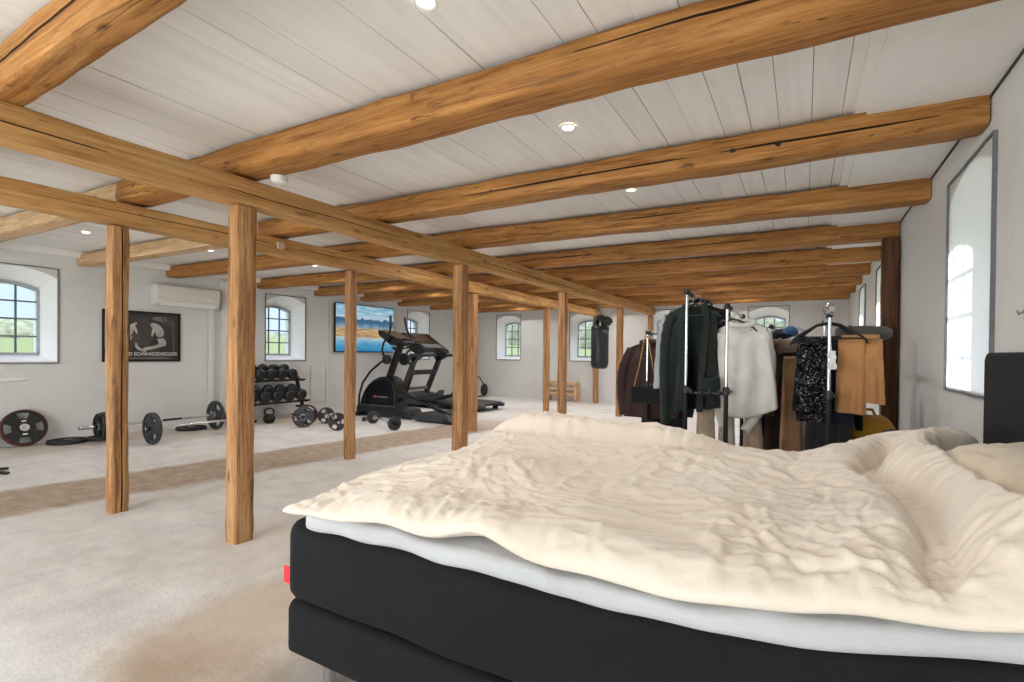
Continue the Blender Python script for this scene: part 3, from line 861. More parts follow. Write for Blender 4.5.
def barbell(lab, cx, cy, rz, R, span, sets, blen=None, ez=False, grip=None, sl=.2):
    """bar along local Y; sets = [(y, radius, thickness, rim material)]"""
    t = thing('barbell', lab, 'barbell', (cx, cy, R), rz)
    b = MB(); h = span/2
    if ez:
        pts = [(0, -h, 0), (0, -h*.62, 0), (0, -h*.45, -.025), (0, -h*.25, .025), (0, -h*.1, 0), (0, h*.1, 0), (0, h*.25, .025), (0, h*.45, -.025), (0, h*.62, 0), (0, h, 0)]
    else: pts = [(0, -h, 0), (0, h, 0)]
    b.tube(pts, .0145, 12); mk('bar', b, M['chrome'], t, 40)
    if grip:
        g = MB(); g.tube([(0, grip[0], 0), (0, grip[1], 0)], .0155, 12); mk('knurled_grip', g, M['blackmetal'], t, 40)
    for s in (-1, 1):
        g = MB(); g.lathe([(.018, h-.035), (.034, h-.03), (.034, h-.012), (.0245, h-.01), (.0245, h+sl), (.020, h+sl+.004)], 16, (0, 0, 0), 'y')
        if s < 0: g.V = [(x, -y, z) for (x, y, z) in g.V]
        mk('sleeve', g, M['chrome'], t, 40)
    for (y, r, th, mt) in sets:
        p = plate_mb(r, th, 3, r > .11); o = mk('plate', p, [M['greyrubber'] if mt is None else M['rubber'], mt or M['greyrubber'], M['steel']], t, 40)
        o.location = (0, y, r-R); o.rotation_euler = (PI/2, 0, 0)
        if r < R-.001: o.location = (0, y, 0)
    for s in (-1, 1):
        ys = [q[0] for q in sets if q[0]*s > 0]
        yc = max(abs(q) for q in ys)+.045
        g = MB(); g.lathe([(.024, -.012), (.036, -.012), (.036, .012), (.024, .012)], 14, (0, s*yc, 0), 'y'); g.box((.04, s*yc, .02), (.03, .012, .012))
        mk('collar', g, M['blackmetal'], t, 40)
    return t
barbell('long barbell lying nearest the left wall, behind the poster post', -7.70, 3.56, 0, .215, 1.36,
        [(-.67, .17, .035, M['green']), (-.63, .18, .035, None), (.78, .215, .05, None)], grip=(.05, .30), sl=.20)
barbell('long barbell lying nearer, its near plate just right of the poster post', -7.12, 3.76, 0, .20, 1.0,
        [(-.54, .20, .06, None), (.50, .17, .04, None)], sl=.12)
barbell('short loaded bar on the floor in front of the dumbbell rack, seen end on', -6.86, 5.28, .75, .165, .26,
        [(-.15, .165, .05, None), (.16, .165, .05, M['red'])], sl=.05)
barbell('curl bar with slotted plates half hidden by the post in front of the television', -6.45, 5.45, PI/2-.5+PI, .135, .74,
        [(-.42, .135, .035, None), (.42, .135, .035, None)], ez=True, sl=.14)
barbell('small curl bar with little plates right of the post in front of the television', -5.80, 5.92, PI/2-.42+PI, .105, .80,
        [(-.45, .105, .04, None), (.45, .105, .04, None)], ez=True, sl=.05)
t = thing('spring_collar', 'small black clamp lying on the floor before the cross trainer', 'clamp', (-6.52, 6.2, 0), .4)
mk('ring', MB().lathe([(.024, -.02), (.036, -.02), (.036, .02), (.024, .02)], 16, (0, 0, .037), 'y'), M['blackmetal'], t, 40)
mk('lever', MB().box((.06, 0, .03), (.09, .02, .02)), M['blackmetal'], t)

# dumbbell rack
RX = -8.02
rk = thing('dumbbell_rack', 'black two tier dumbbell rack below the middle left window', 'rack', (RX, 5.56, 0))
for s in (-1, 1):
    y = s*.50; g = MB()
    g.obox((.20, y, .02), (-.22, y, .02), .05, .04); g.obox((.12, y, .04), (-.14, y, .80), .05, .05); g.obox((-.02, y, .30), (.17, y, .30), .05, .04)
    g.obox((.06, y, .18), (-.10, y, .18), .05, .04)
    mk('side_frame', g, M['blackmetal'], rk, bevel=.004)
for z, xo in ((.70, -.07), (.325, .06)):
    g = MB(); a = .22
    for q in (-1, 1):
        g.T = Matrix.Translation((xo+q*.085, 0, z-q*.03)) @ Matrix.Rotation(a, 4, 'Y')
        g.box((0, 0, 0), (.07, 1.14, .012)); g.box((.035*q, 0, .012), (.008, 1.14, .034))
    g.T = Matrix.Identity(4)
    for y in (-.5, .5): g.obox((xo-.13, y, z+.02), (xo+.13, y, z-.04), .05, .03)
    mk('shelf', g, M['blackmetal'], rk)
def dumbbell(loc, R, L, rot, lab, group):
    t = thing('dumbbell', lab, 'dumbbell', loc); t.rotation_euler = rot; t['group'] = group
    for s in (-1, 1):
        g = MB(); h = s*L/2
        g.lathe([(0.0, h-s*.115), (R*.72, h-s*.11), (R*.97, h-s*.085), (R, h-s*.06), (R*.97, h-s*.02), (R*.80, h), (R*.62, h+s*.002), (R*.60, h-s*.006), (0, h-s*.006)], 26, (0, 0, 0), 'x')
        mk('head', g, M['dumbbell'], t, 40)
    mk('handle', MB().tube([(-L/2+.1, 0, 0), (0, 0, 0), (L/2-.1, 0, 0)], [.015, .018, .015], 12), M['chrome'], t, 40)
    return t
up = [4.93+.205*k for k in range(5)]; lo = [4.97+.235*k for k in range(5)]
place = ['hidden furthest left', 'second from the left', 'in the middle', 'fourth from the left', 'at the right end']
for k, y in enumerate(up):
    dumbbell((RX-.07, y+.15 if 0 else y+.10, .70+.125), .097, .36, (0, .34, 0), 'round headed black dumbbell on the upper rack tier, %s of its row' % ['furthest left', 'second from the left', 'third from the left', 'fourth from the left', 'furthest right'][k], 'dumbbells on the upper tier')
for k, y in enumerate(lo):
    dumbbell((RX+.06, y+.02, .325+.13), .106, .38, (0, .30, 0), 'round headed black dumbbell on the lower rack tier, %s of its row' % ['furthest left', 'second from the left', 'third from the left', 'fourth from the left', 'furthest right'][k], 'dumbbells on the lower tier')
# kettlebell
kb = thing('kettlebell', 'black kettlebell on the floor before the dumbbell rack', 'kettlebell', (-7.62, 5.17, 0), .6)
mk('body', MB().lathe([(0, 0), (.055, 0), (.085, .03), (.095, .075), (.082, .12), (.05, .15), (0, .155)], 28), M['blackmetal'], kb, 60)
mk('handle', MB().tube([(-.055, 0, .125), (-.075, 0, .17), (-.066, 0, .22), (-.03, 0, .245), (.03, 0, .245), (.066, 0, .22), (.075, 0, .17), (.055, 0, .125)], .0155, 12), M['blackmetal'], kb, 60)

# cross trainer (front faces the television wall, -X)
EY = 6.92
el = thing('cross_trainer', 'black cross trainer with domed flywheel cover and tall arm levers', 'exercise machine', (-6.36, EY, 0))
E = lambda x, y, z: (x+6.5, y, z)
g = MB(); g.box(E(-6.3, 0, .075), (2.1, .12, .07)); g.box(E(-7.3, 0, .05), (.10, .62, .07)); g.box(E(-5.25, 0, .05), (.10, .58, .07))
mk('base_frame', g, M['blackmetal'], el, bevel=.01)
cov = [(-7.40, .13), (-7.40, .2), (-7.34, .34), (-7.25, .47), (-7.12, .59), (-6.96, .68), (-6.80, .73), (-6.60, .75), (-6.44, .71), (-6.34, .62), (-6.28, .46), (-6.25, .13)]
cov = [(-6.93+(x+6.83)*.8, z) for x, z in cov]
g = MB(); g.prism([(x+6.5, z) for x, z in cov], (0, -.16, 0), (1, 0, 0), (0, 0, 1), (0, .32, 0))
c = mk('flywheel_cover', g, M['gloss'], el, bevel=.03)
g = MB()
for s in (-1, 1): g.box(E(-6.93, s*.166, .21), (.88, .008, .014))
mk('silver_trim', g, M['steel'], c)
g = MB(); g.box(E(-6.98, -.163, .375), (.055, .006, .04)); mk('red_logo', g, M['tagred'], c)
g = MB()
for k in range(8): g.box(E(-6.92+k*.034, -.163, .372), (.024, .006, .026))
mk('grey_lettering', g, M['mid'], c)
g = MB(); g.lathe([(0, 0), (.075, 0), (.07, .012), (0, .012)], 24, E(-6.72, -.172, .14), 'y'); g.V = [(x, y, .14+(z-.14)*.6) for x, y, z in g.V]; mk('oval_badge', g, M['mid'], c)
g = MB(); g.prism([(-7.42+6.5, .06), (-7.42+6.5, .17), (-7.34+6.5, .21), (-6.2+6.5, .17), (-6.1+6.5, .05)], (0, -.2, 0), (1, 0, 0), (0, 0, 1), (0, .4, 0)); mk('base_cover', g, M['plastic'], el, bevel=.012)
g = MB(); g.obox(E(-6.80, 0, .66), E(-6.50, 0, 1.33), .09, .11); mk('mast', g, M['blackmetal'], el, bevel=.015)
# console
cn = MB(); d = Vector((.78, 0, -.46)).normalized()
cn.prism([(0, 0), (.36, -.14), (.62, -.24), (.64, -.30), (.30, -.28), (.02, -.10)], E(-6.86, -.22, 1.60), (1, 0, 0), (0, 0, 1), (0, .44, 0))
cc = mk('console', cn, M['gloss'], el, bevel=.012)
g = MB(); nrm = Vector((.36, 0, .93)).normalized()
g.obox(Vector(E(-6.80, 0, 1.587))+Vector((0, 0, 0)), Vector(E(-6.40, 0, 1.432)), .38, .006, (0, 0, 1)); mk('display', g, simple('beam reflection display', srgb(70, 48, 34), .25), cc)  # screen colour carries the brown reflection of the beams
for s in (-1, 1):
    y = s*.27
    g = MB()
    up_ = [E(-6.50, y, 1.84), E(-6.50, y, 1.62), E(-6.54, y, 1.48), E(-6.66, y, 1.36), E(-6.70, y, 1.22), E(-6.62, y, 1.06)]
    if s > 0: up_ = [E(-6.66, y, 1.84), E(-6.60, y, 1.62), E(-6.50, y, 1.44), E(-6.48, y, 1.30), E(-6.60, y, 1.16), E(-6.62, y, 1.06)]
    g.tube(up_, [.020, .020, .019, .019, .02, .024], 12); a = mk('arm_lever', g, M['blackmetal'], el, 50)
    gg = MB(); gg.tube(up_[:2], .024, 12); mk('foam_grip', gg, M['rubber'], a, 50)
    g = MB()
    dn = [E(-6.62, y, 1.06), E(-6.74, y, 1.0), E(-6.98, y, .84), E(-7.18, y, .62), E(-7.26, y, .40), E(-7.28, y, .16)] if s < 0 else [E(-6.62, y, 1.06), E(-6.48, y, .95), E(-6.44, y, .80), E(-6.52, y, .62), E(-6.60, y, .40), E(-6.62, y, .2)]
    g.tube(dn, .021, 12); mk('lower_link', g, M['blackmetal'], el, 50)
    rj = 1.0 if s < 0 else 1.35
    g = MB(); g.lathe([(0, -.05), (.07*rj, -.05), (.085*rj, -.03), (.085*rj, .03), (.07*rj, .05), (0, .05)], 22, E(-6.62, y-s*.04, 1.06), 'y'); mk('pivot_joint', g, M['plastic'], el, 40)
    # pedal bar and footplate
    q = 1 if s < 0 else 0
    g = MB(); g.obox(E(-6.32, s*.2, .50 if q else .34), E(-5.22, s*.2, .15 if q else .22), .05, .06); mk('pedal_bar', g, M['blackmetal'], el, bevel=.01)
    g = MB(); z0 = .36 if q else .32
    g.prism([(-5.96+6.5, z0), (-5.92+6.5, z0+.07), (-5.46+6.5, z0+.15), (-5.40+6.5, z0+.21), (-5.42+6.5, z0+.10), (-5.60+6.5, z0+.04)], (0, s*.2-.085, 0), (1, 0, 0), (0, 0, 1), (0, .17, 0)); mk('footplate', g, M['plastic'], el, bevel=.012)
g = MB(); g.prism([(-6.0+6.5, .03), (-5.9+6.5, .15), (-5.25+6.5, .18), (-5.12+6.5, .03)], (0, -.28, 0), (1, 0, 0), (0, 0, 1), (0, .56, 0)); mk('rear_track_cover', g, M['dgrey'], el, bevel=.015)
g = MB(); g.tube([E(-6.52, -.2, 1.28), E(-6.40, -.24, 1.22), E(-6.36, -.24, 1.34), E(-6.30, -.2, 1.42)], .015, 10); g.tube([E(-6.52, .2, 1.28), E(-6.40, .24, 1.22), E(-6.36, .24, 1.34), E(-6.30, .2, 1.42)], .015, 10)
g.tube([E(-6.52, -.2, 1.28), E(-6.55, 0, 1.24), E(-6.52, .2, 1.28)], .015, 10)
mk('fixed_handle', g, M['blackmetal'], el, 50)

# treadmill
TY = 8.78
tr = thing('treadmill', 'black treadmill with tilted console behind the cross trainer', 'exercise machine', (-6.6, TY, 0))
Tm = lambda x, y, z: (x+6.6, y, z)
g = MB()
for s in (-1, 1): g.prism([(-7.75+6.6, .06), (-7.75+6.6, .20), (-5.60+6.6, .17), (-5.50+6.6, .13), (-5.50+6.6, .07)], (0, s*.37-.05, 0), (1, 0, 0), (0, 0, 1), (0, .10, 0))
mk('side_rail', g, M['dgrey'], tr, bevel=.01)
mk('running_belt', MB().obox(Tm(-7.2, 0, .165), Tm(-5.53, 0, .135), .62, .05), M['rubber'], tr, bevel=.01)
g = MB(); g.prism([(-7.85+6.6, .05), (-7.85+6.6, .20), (-7.65+6.6, .31), (-7.25+6.6, .26), (-7.1+6.6, .19), (-7.1+6.6, .05)], (0, -.40, 0), (1, 0, 0), (0, 0, 1), (0, .80, 0)); mk('motor_hood', g, M['plastic'], tr, bevel=.02)
for x in (-7.6, -5.7):
    for s in (-1, 1):
        mk('foot', MB().box(Tm(x, s*.36, .035), (.10, .08, .07)), M['rubber'], tr, bevel=.008)
for s in (-1, 1):
    y = s*.42
    g = MB(); g.obox(Tm(-7.72, y, .12), Tm(-7.25, y, 1.10), .07, .12); mk('upright', g, M['dgrey'], tr, bevel=.012)
    g = MB(); g.prism([(-7.34+6.6, .98), (-7.44+6.6, 1.14), (-7.36+6.6, 1.17), (-6.72+6.6, 1.165), (-6.70+6.6, 1.11), (-7.05+6.6, 1.095), (-7.20+6.6, 1.02)], (0, y-.035, 0), (1, 0, 0), (0, 0, 1), (0, .07, 0)); mk('handrail', g, M['dgrey'], tr, bevel=.012)
g = MB(); g.obox(Tm(-7.44, -.40, .72), Tm(-7.44, .40, .72), .10, .05); g.box(Tm(-7.32, 0, .79), (.20, .66, .03)); g.box(Tm(-7.40, 0, .76), (.06, .5, .08)); mk('cross_brace', g, M['dgrey'], tr, bevel=.01)
g = MB(); g.obox(Tm(-7.58, -.38, .38), Tm(-7.58, .38, .38), .06, .07); mk('lower_brace', g, M['mid'], tr, bevel=.01)
g = MB(); g.prism([(-7.72+6.6, 1.58), (-7.64+6.6, 1.63), (-7.05+6.6, 1.27), (-6.98+6.6, 1.19), (-7.22+6.6, 1.15), (-7.36+6.6, 1.20)], (0, -.44, 0), (1, 0, 0), (0, 0, 1), (0, .88, 0)); cc = mk('console', g, M['gloss'], tr, bevel=.015)
g = MB(); g.obox(Tm(-7.60, 0, 1.612), Tm(-7.26, 0, 1.405), .50, .008); mk('display', g, simple('timber reflection display', srgb(84, 60, 46), .22), cc)  # brown of the reflected timber is put into this screen's colour
g = MB(); g.obox(Tm(-7.22, 0, 1.382), Tm(-7.08, 0, 1.297), .60, .008); mk('button_panel', g, M['mid'], cc)

# ab trainer by the far wall, just a bent tube with an oval pad
ab = thing('crunch_trainer', 'bent black tube with oval pad standing by the far wall', 'exercise frame', (-7.7, 11.35, 0))
mk('tube_frame', MB().tube([(-.5, 0, .02), (.16, 0, .02), (.24, 0, .06)], .015, 10).tube([(-.5, .2, .02), (-.55, .12, .3), (-.35, .05, .58), (-.08, 0, .61), (.10, 0, .53), (.22, 0, .38), (.25, 0, .2), (.23, 0, .04)], .016, 10), M['blackmetal'], ab, 50)
mk('oval_pad', MB().ball((.26, 0, .20), (.085, .13, .17)), M['rubber'], ab, 180)

# television
tv = thing('television', 'large flat television on the left wall showing a mountain lake', 'television', (XL, 7.94, 1.69))
mk('casing', MB().box((.045, 0, 0), (.05, 1.70, 1.02)), M['gloss'], tv, bevel=.006)
mk('screen', MB().box((.0715, 0, .004), (.003, 1.67, .985)), M['screen'], tv)
mk('wall_bracket', MB().box((.012, 0, 0), (.02, .4, .4)), M['blackmetal'], tv)

# poster: dark monochrome picture of a seated muscular man, white title below
def text_mesh(name, s, size, mat, parent, loc, width=None):
    cu = bpy.data.curves.new('t', 'FONT'); cu.body = s; cu.size = size; cu.align_x = 'CENTER'; cu.extrude = .0006
    to = bpy.data.objects.new('t', cu); COL.objects.link(to)
    dg = bpy.context.evaluated_depsgraph_get(); me = bpy.data.meshes.new_from_object(to.evaluated_get(dg)); COL.objects.unlink(to); bpy.data.objects.remove(to)
    xs = [v.co.x for v in me.vertices]; k = width/(max(xs)-min(xs)) if width else 1
    for v in me.vertices: x, y, z = v.co; v.co = (z, x*k, y)          # reads left to right along +Y, faces +X
    me.materials.clear(); me.materials.append(mat)
    o = bpy.data.objects.new(name, me); COL.objects.link(o); o.parent = parent; o.location = loc; return o
po = thing('poster', 'black framed monochrome bodybuilding poster on the left wall, partly behind a post', 'poster', (XL, 3.66, 1.385))
g = MB(); W_, H_ = 1.0, .735
for a in ((0, H_/2-.012, W_, .024), (0, -H_/2+.012, W_, .024), (-W_/2+.012, 0, .024, H_), (W_/2-.012, 0, .024, H_)): g.box((.014, a[0], a[1]), (.026, a[2], a[3]))
mk('frame', g, M['blackmetal'], po)
pic = mk('print', MB().box((.008, 0, 0), (.006, W_-.03, H_-.03)), simple('dark print', srgb(50, 48, 46), .35, bscale=14, var=.35), po)
def shape(mb, pts, z):                                          # crop pixels -> poster metres
    q = []
    for (cx, cy) in pts:
        top_ = 75+45*(cx-190)/660
        q.append(((cx-190)/660*W_-W_/2, H_/2-(cy-top_)/(531-top_)*H_))
    mb.prism(q, (z, 0, 0), (0, 1, 0), (0, 0, 1), (.0008, 0, 0))
g = MB()
shape(g, [(410, 130), (520, 125), (575, 165), (590, 230), (600, 330), (560, 400), (430, 400), (405, 330)], .0112)
shape(g, [(250, 200), (330, 150), (420, 190), (430, 420), (250, 430)], .0112)
shape(g, [(570, 130), (780, 160), (785, 230), (700, 215), (640, 180)], .0112)
mk('figure_shading', g, simple('print mid', srgb(66, 62, 60), .4, bscale=18, var=.3), pic)
PL = simple('print light', srgb(168, 164, 158), .4, bscale=40, var=.3)
def pale(*polys):
    g = MB()
    for q in polys: shape(g, q, .0124)
    mk('figure_light', g, PL, pic)
pale([(574, 206), (612, 196), (655, 215), (688, 248), (704, 285), (690, 312), (655, 322), (630, 305), (622, 262), (606, 300), (596, 316), (588, 300), (598, 248)])
pale([(640, 335), (700, 330), (722, 365), (716, 395), (660, 410), (600, 425), (540, 432), (515, 428), (520, 412), (575, 402), (630, 390), (655, 372)])
pale([(408, 212), (440, 196), (464, 188), (468, 205), (450, 216), (466, 250), (472, 285), (460, 290), (440, 250), (420, 300), (408, 310)])
pale([(408, 312), (428, 310), (425, 330), (410, 350)])
pale([(452, 365), (470, 372), (478, 400), (505, 418), (545, 432), (540, 446), (500, 440), (462, 418), (450, 398)])
pale([(205, 290), (238, 262), (240, 410), (205, 418)])
g = MB()
shape(g, [(598, 150), (690, 142), (692, 190), (640, 180), (600, 170)], .0124); shape(g, [(780, 170), (786, 170), (790, 440), (784, 440)], .0124); shape(g, [(700, 150), (722, 142), (724, 190), (702, 192)], .0132)
mk('background_light', g, simple('print haze', srgb(110, 106, 102), .4, bscale=40, var=.3), pic)
text_mesh('title_lettering', 'ARNOLD SCHWARZENEGGER', .072, M['print'], pic, (.0125, .03, -.278), .86)
g = MB(); r9 = random.Random(4); x = -.40
while x < .36:
    w_ = r9.uniform(.008, .03); g.box((.0122, x+w_/2, -.315), (.0012, w_, .010)); x += w_+.007
mk('fine_print', g, M['printgrey'], pic)

# air conditioner and trunking
ac = thing('air_conditioner', 'white wall mounted air conditioner above the poster', 'air conditioner', (XL, 4.21, 2.005))
g = MB(); g.prism([(0, -.14), (.10, -.155), (.17, -.12), (.205, -.05), (.205, .13), (.19, .155), (0, .155)], (0, -.46, 0), (1, 0, 0), (0, 0, 1), (0, .92, 0)); mk('casing', g, M['offwhite'], ac, bevel=.01)
g = MB(); g.obox((.178, -.40, -.118), (.178, .40, -.118), .006, .07, (.6, 0, .8)); mk('louver', g, M['white'], ac)
mk('control_panel', MB().box((.2065, .30, -.02), (.003, .12, .03)), M['white'], ac)
pt_ = thing('pipe_trunking', 'white vertical pipe trunking running down from the air conditioner', 'trunking', (XL, 4.62, 0))
mk('duct', MB().box((.035, 0, .95), (.06, .07, 1.8)), M['offwhite'], pt_, bevel=.006)
mk('elbow', MB().ball((.05, 0, 1.84), (.05, .045, .045)), M['offwhite'], pt_, 180)
tk = thing('cable_trunking', 'wide white trunking rising to the ceiling beside the air conditioner', 'trunking', (XL, 4.86, 0))
mk('duct', MB().box((.04, 0, 1.17), (.08, .16, 2.34)), M['offwhite'], tk, bevel=.006)
mk('cover_strip', MB().box((.084, 0, 1.17), (.008, .05, 2.34)), M['white'], tk)
wc = mk('cable_duct', MB().box((XL+.012, 6.93, 1.17), (.024, .03, 2.3)), M['offwhite'], bevel=.003); tag(wc, 'thin vertical cable duct on the wall left of the television', 'trunking')
wp = mk('wall_panel', MB().box((XL+.012, 6.72, .55), (.024, .34, .72)), M['wall'], bevel=.004); tag(wp, 'plain white panel on the wall beside the dumbbell rack', 'panel')

# punching bag on a chain from the near girder
pb = thing('punching_bag', 'black vinyl punching bag hanging from the near girder', 'punching bag', (X1+.03, 8.22, .94))
mk('body', MB().lathe([(0, .0), (.10, .004), (.135, .03), (.15, .08), (.15, .72), (.14, .735), (.0, .735)], 32), M['leather'], pb, 50)
for z in (.10, .66):
    mk('stitched_band', MB().lathe([(.1505, z), (.153, z+.004), (.153, z+.03), (.1505, z+.034)], 32), M['rubber'], pb, 40)
for k in range(4):
    a = PI/4+k*PI/2; mk('strap', MB().obox((.143*math.cos(a), .143*math.sin(a), .66), (.04*math.cos(a), .04*math.sin(a), .93), .06, .012, (math.cos(a), math.sin(a), .5)), M['leather'], pb)
g = MB(); g.lathe([(.02, 0), (.05, 0), (.05, .012), (.02, .012)], 16, (0, 0, .92))
for k in range(6):
    z = .945+k*.034
    for a in range(1): g.tube([(.010*math.cos(q) if k % 2 else 0, 0 if k % 2 else .010*math.cos(q), z+.022*math.sin(q)) for q in [2*PI*j/10 for j in range(11)]], .004, 6)
mk('chain', g, M['steel'], pb, 50)
gl = thing('boxing_glove', 'dark boxing glove tied at the right of the punching bag top', 'boxing glove', (X1+.20, 8.10, 1.76)); gl.rotation_euler = (0, 1.9, .4)
mk('mitt', MB().ball((.0, 0, 0), (.07, .062, .095)), M['leather'], gl, 180)
mk('thumb', MB().ball((.055, -.02, .02), (.028, .028, .06)), M['leather'], gl, 180)
mk('cuff', MB().tube([(0, 0, -.06), (0, 0, -.15)], [.052, .056], 18), M['rubber'], gl, 50)

# slatted low shelf at the far wall
sh = thing('slatted_shelf', 'low light wooden slatted shelf against the far wall between the posts', 'shelf', (-5.24, YF-.16, 0))
for x in (-.38, .38): mk('end_post', MB().box((x, 0, .245), (.05, .24, .49)), M['lightwood'], sh, bevel=.004)
for z in (.19, .32, .46): mk('slat_row', MB().box((0, -.09, z), (.74, .04, .045)).box((0, .07, z), (.74, .04, .045)), M['lightwood'], sh)

# white bistro table at the left edge
tb = thing('bar_table', 'white round table top on a black foot, cut by the left edge', 'table', (-6.68, 1.62, 0), .55)
mk('table_top', MB().lathe([(0, .875), (.27, .875), (.285, .885), (.285, .893), (.27, .90), (0, .90)], 48), M['white'], tb, 40)
mk('column', MB().tube([(0, 0, .03), (0, 0, .875)], .03, 16), M['blackmetal'], tb, 40)
for k in range(4):
    a = k*PI/2; mk('foot', MB().obox((0, 0, .04), (.20*math.cos(a), .20*math.sin(a), .012), .035, .02), M['blackmetal'], tb)
jb = mk('junction_box', MB().box((X2+.082, 3.02, 2.19), (.03, .07, .06)), simple('weathered block', srgb(196, 176, 150), .7), bevel=.004); tag(jb, 'small pale block fixed on the gym side girder left of the thick post', 'box')
hk = thing('wall_hook', 'small metal hook on the right wall at the right edge', 'hook', (XR, 2.69, 1.375))
mk('plate', MB().box((-.004, 0, 0), (.006, .016, .05)), M['steel'], hk, bevel=.002)
mk('prong', MB().tube([(-.005, 0, .01), (-.022, 0, -.005), (-.028, 0, .012)], .004, 8), M['steel'], hk, 50)

# ------------------------------------------------------------------ clothes racks
def rail_rack(lab, x, poles, y0, y1, joint=.92):
    """poles = [(dx, height)]: garment rack whose rails run away along +Y; chrome upper tube, black lower tube"""
    t = thing('clothes_rack', lab, 'clothes rack', (x, y0, 0)); D = y1-y0
    for (dx, h) in poles:
        for y in (0, D):
            mk('pole', MB().tube([(dx, y, joint), (dx, y, h-.02)], .0125, 14), M['chrome'], t, 50)
            mk('lower_pole', MB().tube([(dx, y, .07), (dx, y, joint)], .017, 14), M['blackmetal'], t, 50)
            g = MB(); g.lathe([(.018, joint-.03), (.027, joint-.025), (.027, joint+.02), (.016, joint+.035)], 14, (dx, y, 0)); g.box((dx+.03, y, joint), (.03, .018, .02)); mk('clamp', g, M['plastic'], t, 40)
            mk('end_cap', MB().ball((dx, y, h-.015), (.024, .026, .026), 14, 10), M['plastic'], t, 180)
        mk('rail', MB().tube([(dx, .0, h-.02), (dx, D, h-.02)], .013, 14), M['chrome'], t, 50)
        g = MB()
        for y in (.10, .17, D-.1): g.lathe([(.016, y-.012), (.021, y-.012), (.021, y+.012), (.016, y+.012)], 14, (dx, 0, h-.02), 'y')
        mk('rail_ring', g, M['plastic'], t, 40)
    xs = [p[0] for p in poles]; a, b = min(xs)-.06, max(xs)+.06
    for y in (0, D):
        g = MB(); g.tube([(a-.15, y, .07), (b+.15, y, .07)], .015, 12); mk('foot_bar', g, M['blackmetal'], t, 50)
        for xx in (a-.13, b+.13): mk('caster', MB().lathe([(0, -.012), (.026, -.012), (.03, -.006), (.03, .006), (.026, .012), (0, .012)], 16, (xx, y, .03), 'y'), M['plastic'], t, 40)
        if len(poles) > 1:
            g = MB(); g.tube([(min(xs), y, joint-.02), (max(xs), y, joint-.02)], .011, 10)
            for k in range(4):
                q = min(xs)+(max(xs)-min(xs))*(k+.7)/4.4; g.ball((q, y-.012, joint-.012), (.017, .022, .022), 12, 8)
            mk('peg_bar', g, M['plastic'], t, 50)
    mk('base_bar', MB().tube([((a+b)/2, 0, .09), ((a+b)/2, D, .09)], .013, 12), M['blackmetal'], t, 50)
    return t
RA, RB = (-.815, 4.18), (.155, 4.22)
rail_rack('tall double chrome clothes rack holding the dark green cardigan and the cream sweater', RA[0], [(0, 1.715), (.30, 1.59)], 4.18, 5.35)
rail_rack('chrome clothes rack at the right carrying the sequined skirt and tan trousers', RB[0], [(0, 1.51)], 4.22, 5.3)
rail_rack('low clothes rack farthest left, holding the brown coat and the black handbag', -1.345, [(0, 1.43)], 5.0, 5.9, .9)
rail_rack('clothes rack between the cream sweater and the sequined skirt, with things laid on top', -.285, [(0, 1.50)], 5.62, 6.5, .9)

def hanger(loc, w, lab, mat=None, rz=0, bar=True, drop=.11):
    t = thing('clothes_hanger', lab, 'hanger', loc, rz)
    g = MB(); pts = [(-w/2, 0, -drop-.07), (-w*.42, 0, -drop-.035), (-w*.15, 0, -.085), (0, 0, -.07), (w*.15, 0, -.085), (w*.42, 0, -drop-.035), (w/2, 0, -drop-.07)]
    g.tube(pts, [.011, .014, .014, .015, .014, .014, .011], 10, .6)
    if bar: g.tube([(-w*.46, 0, -drop-.055), (w*.46, 0, -drop-.055)], .006, 8)
    mk('body', g, mat or M['plastic'], t, 60)
    mk('hook', MB().tube([(0, 0, -.07), (0, 0, -.035), (.02, 0, -.015), (.022, 0, .008), (.010, 0, .024), (-.008, 0, .024), (-.018, 0, .010)], .0028, 8), M['chrome'], t, 60)
    return t

def body(mb, tw, bw, L, dep, slope, seed, nf=7, amp=.02, K=40, N=96, openw=None, neck=.08, hemcurve=0, flare=1.0, cx=0, z0=0, boxy=.8, hem_tilt=0):
    rings = []
    for k in range(K+1):
        s = k/K; w = (tw+(bw-tw)*s**flare)/2; ring = []
        for j in range(N):
            a = 2*PI*j/N; ca, sa = math.cos(a), math.sin(a)
            x = w*math.copysign(abs(ca)**boxy, ca)
            dd = dep*(.25+.75*sst(0, .22, s))
            f = amp*sst(.02, .7, s)*(math.sin(nf*a+seed+1.5*nz(s*1.5, a, seed))+.6*nz(a*3+seed, s*2.5, 4))+.010*nz(x*9, s*6+seed, sa*3)
            y = dd*math.copysign(abs(sa)**.75, sa)+f*sa*1.0
            xx = x*(1+.35*f/max(.05, w))
            sl = slope*max(0, abs(x)-neck)*(1-sst(0, .5, s))+.03*(1-s)*(1 if abs(x) < neck else 0)*(1 if sa < 0 else 0)
            z = -L*s-sl-hemcurve*s**4*(1-(x/max(w, .01))**2)-hem_tilt*s**3*x
            ring.append((cx+xx, y, z0+z, x, sa, s))
        rings.append(ring)
    ids = [[mb.v(p[:3]) for p in r] for r in rings]
    for k in range(K):
        for j in range(N):
            p = rings[k][j]; q = rings[k][(j+1) % N]
            if openw and p[4] < 0 and q[4] < 0:
                m = (p[3]+q[3])/2
                if openw(m, p[5]): continue
            mb.f(ids[k][j], ids[k][(j+1) % N], ids[k+1][(j+1) % N], ids[k+1][j])
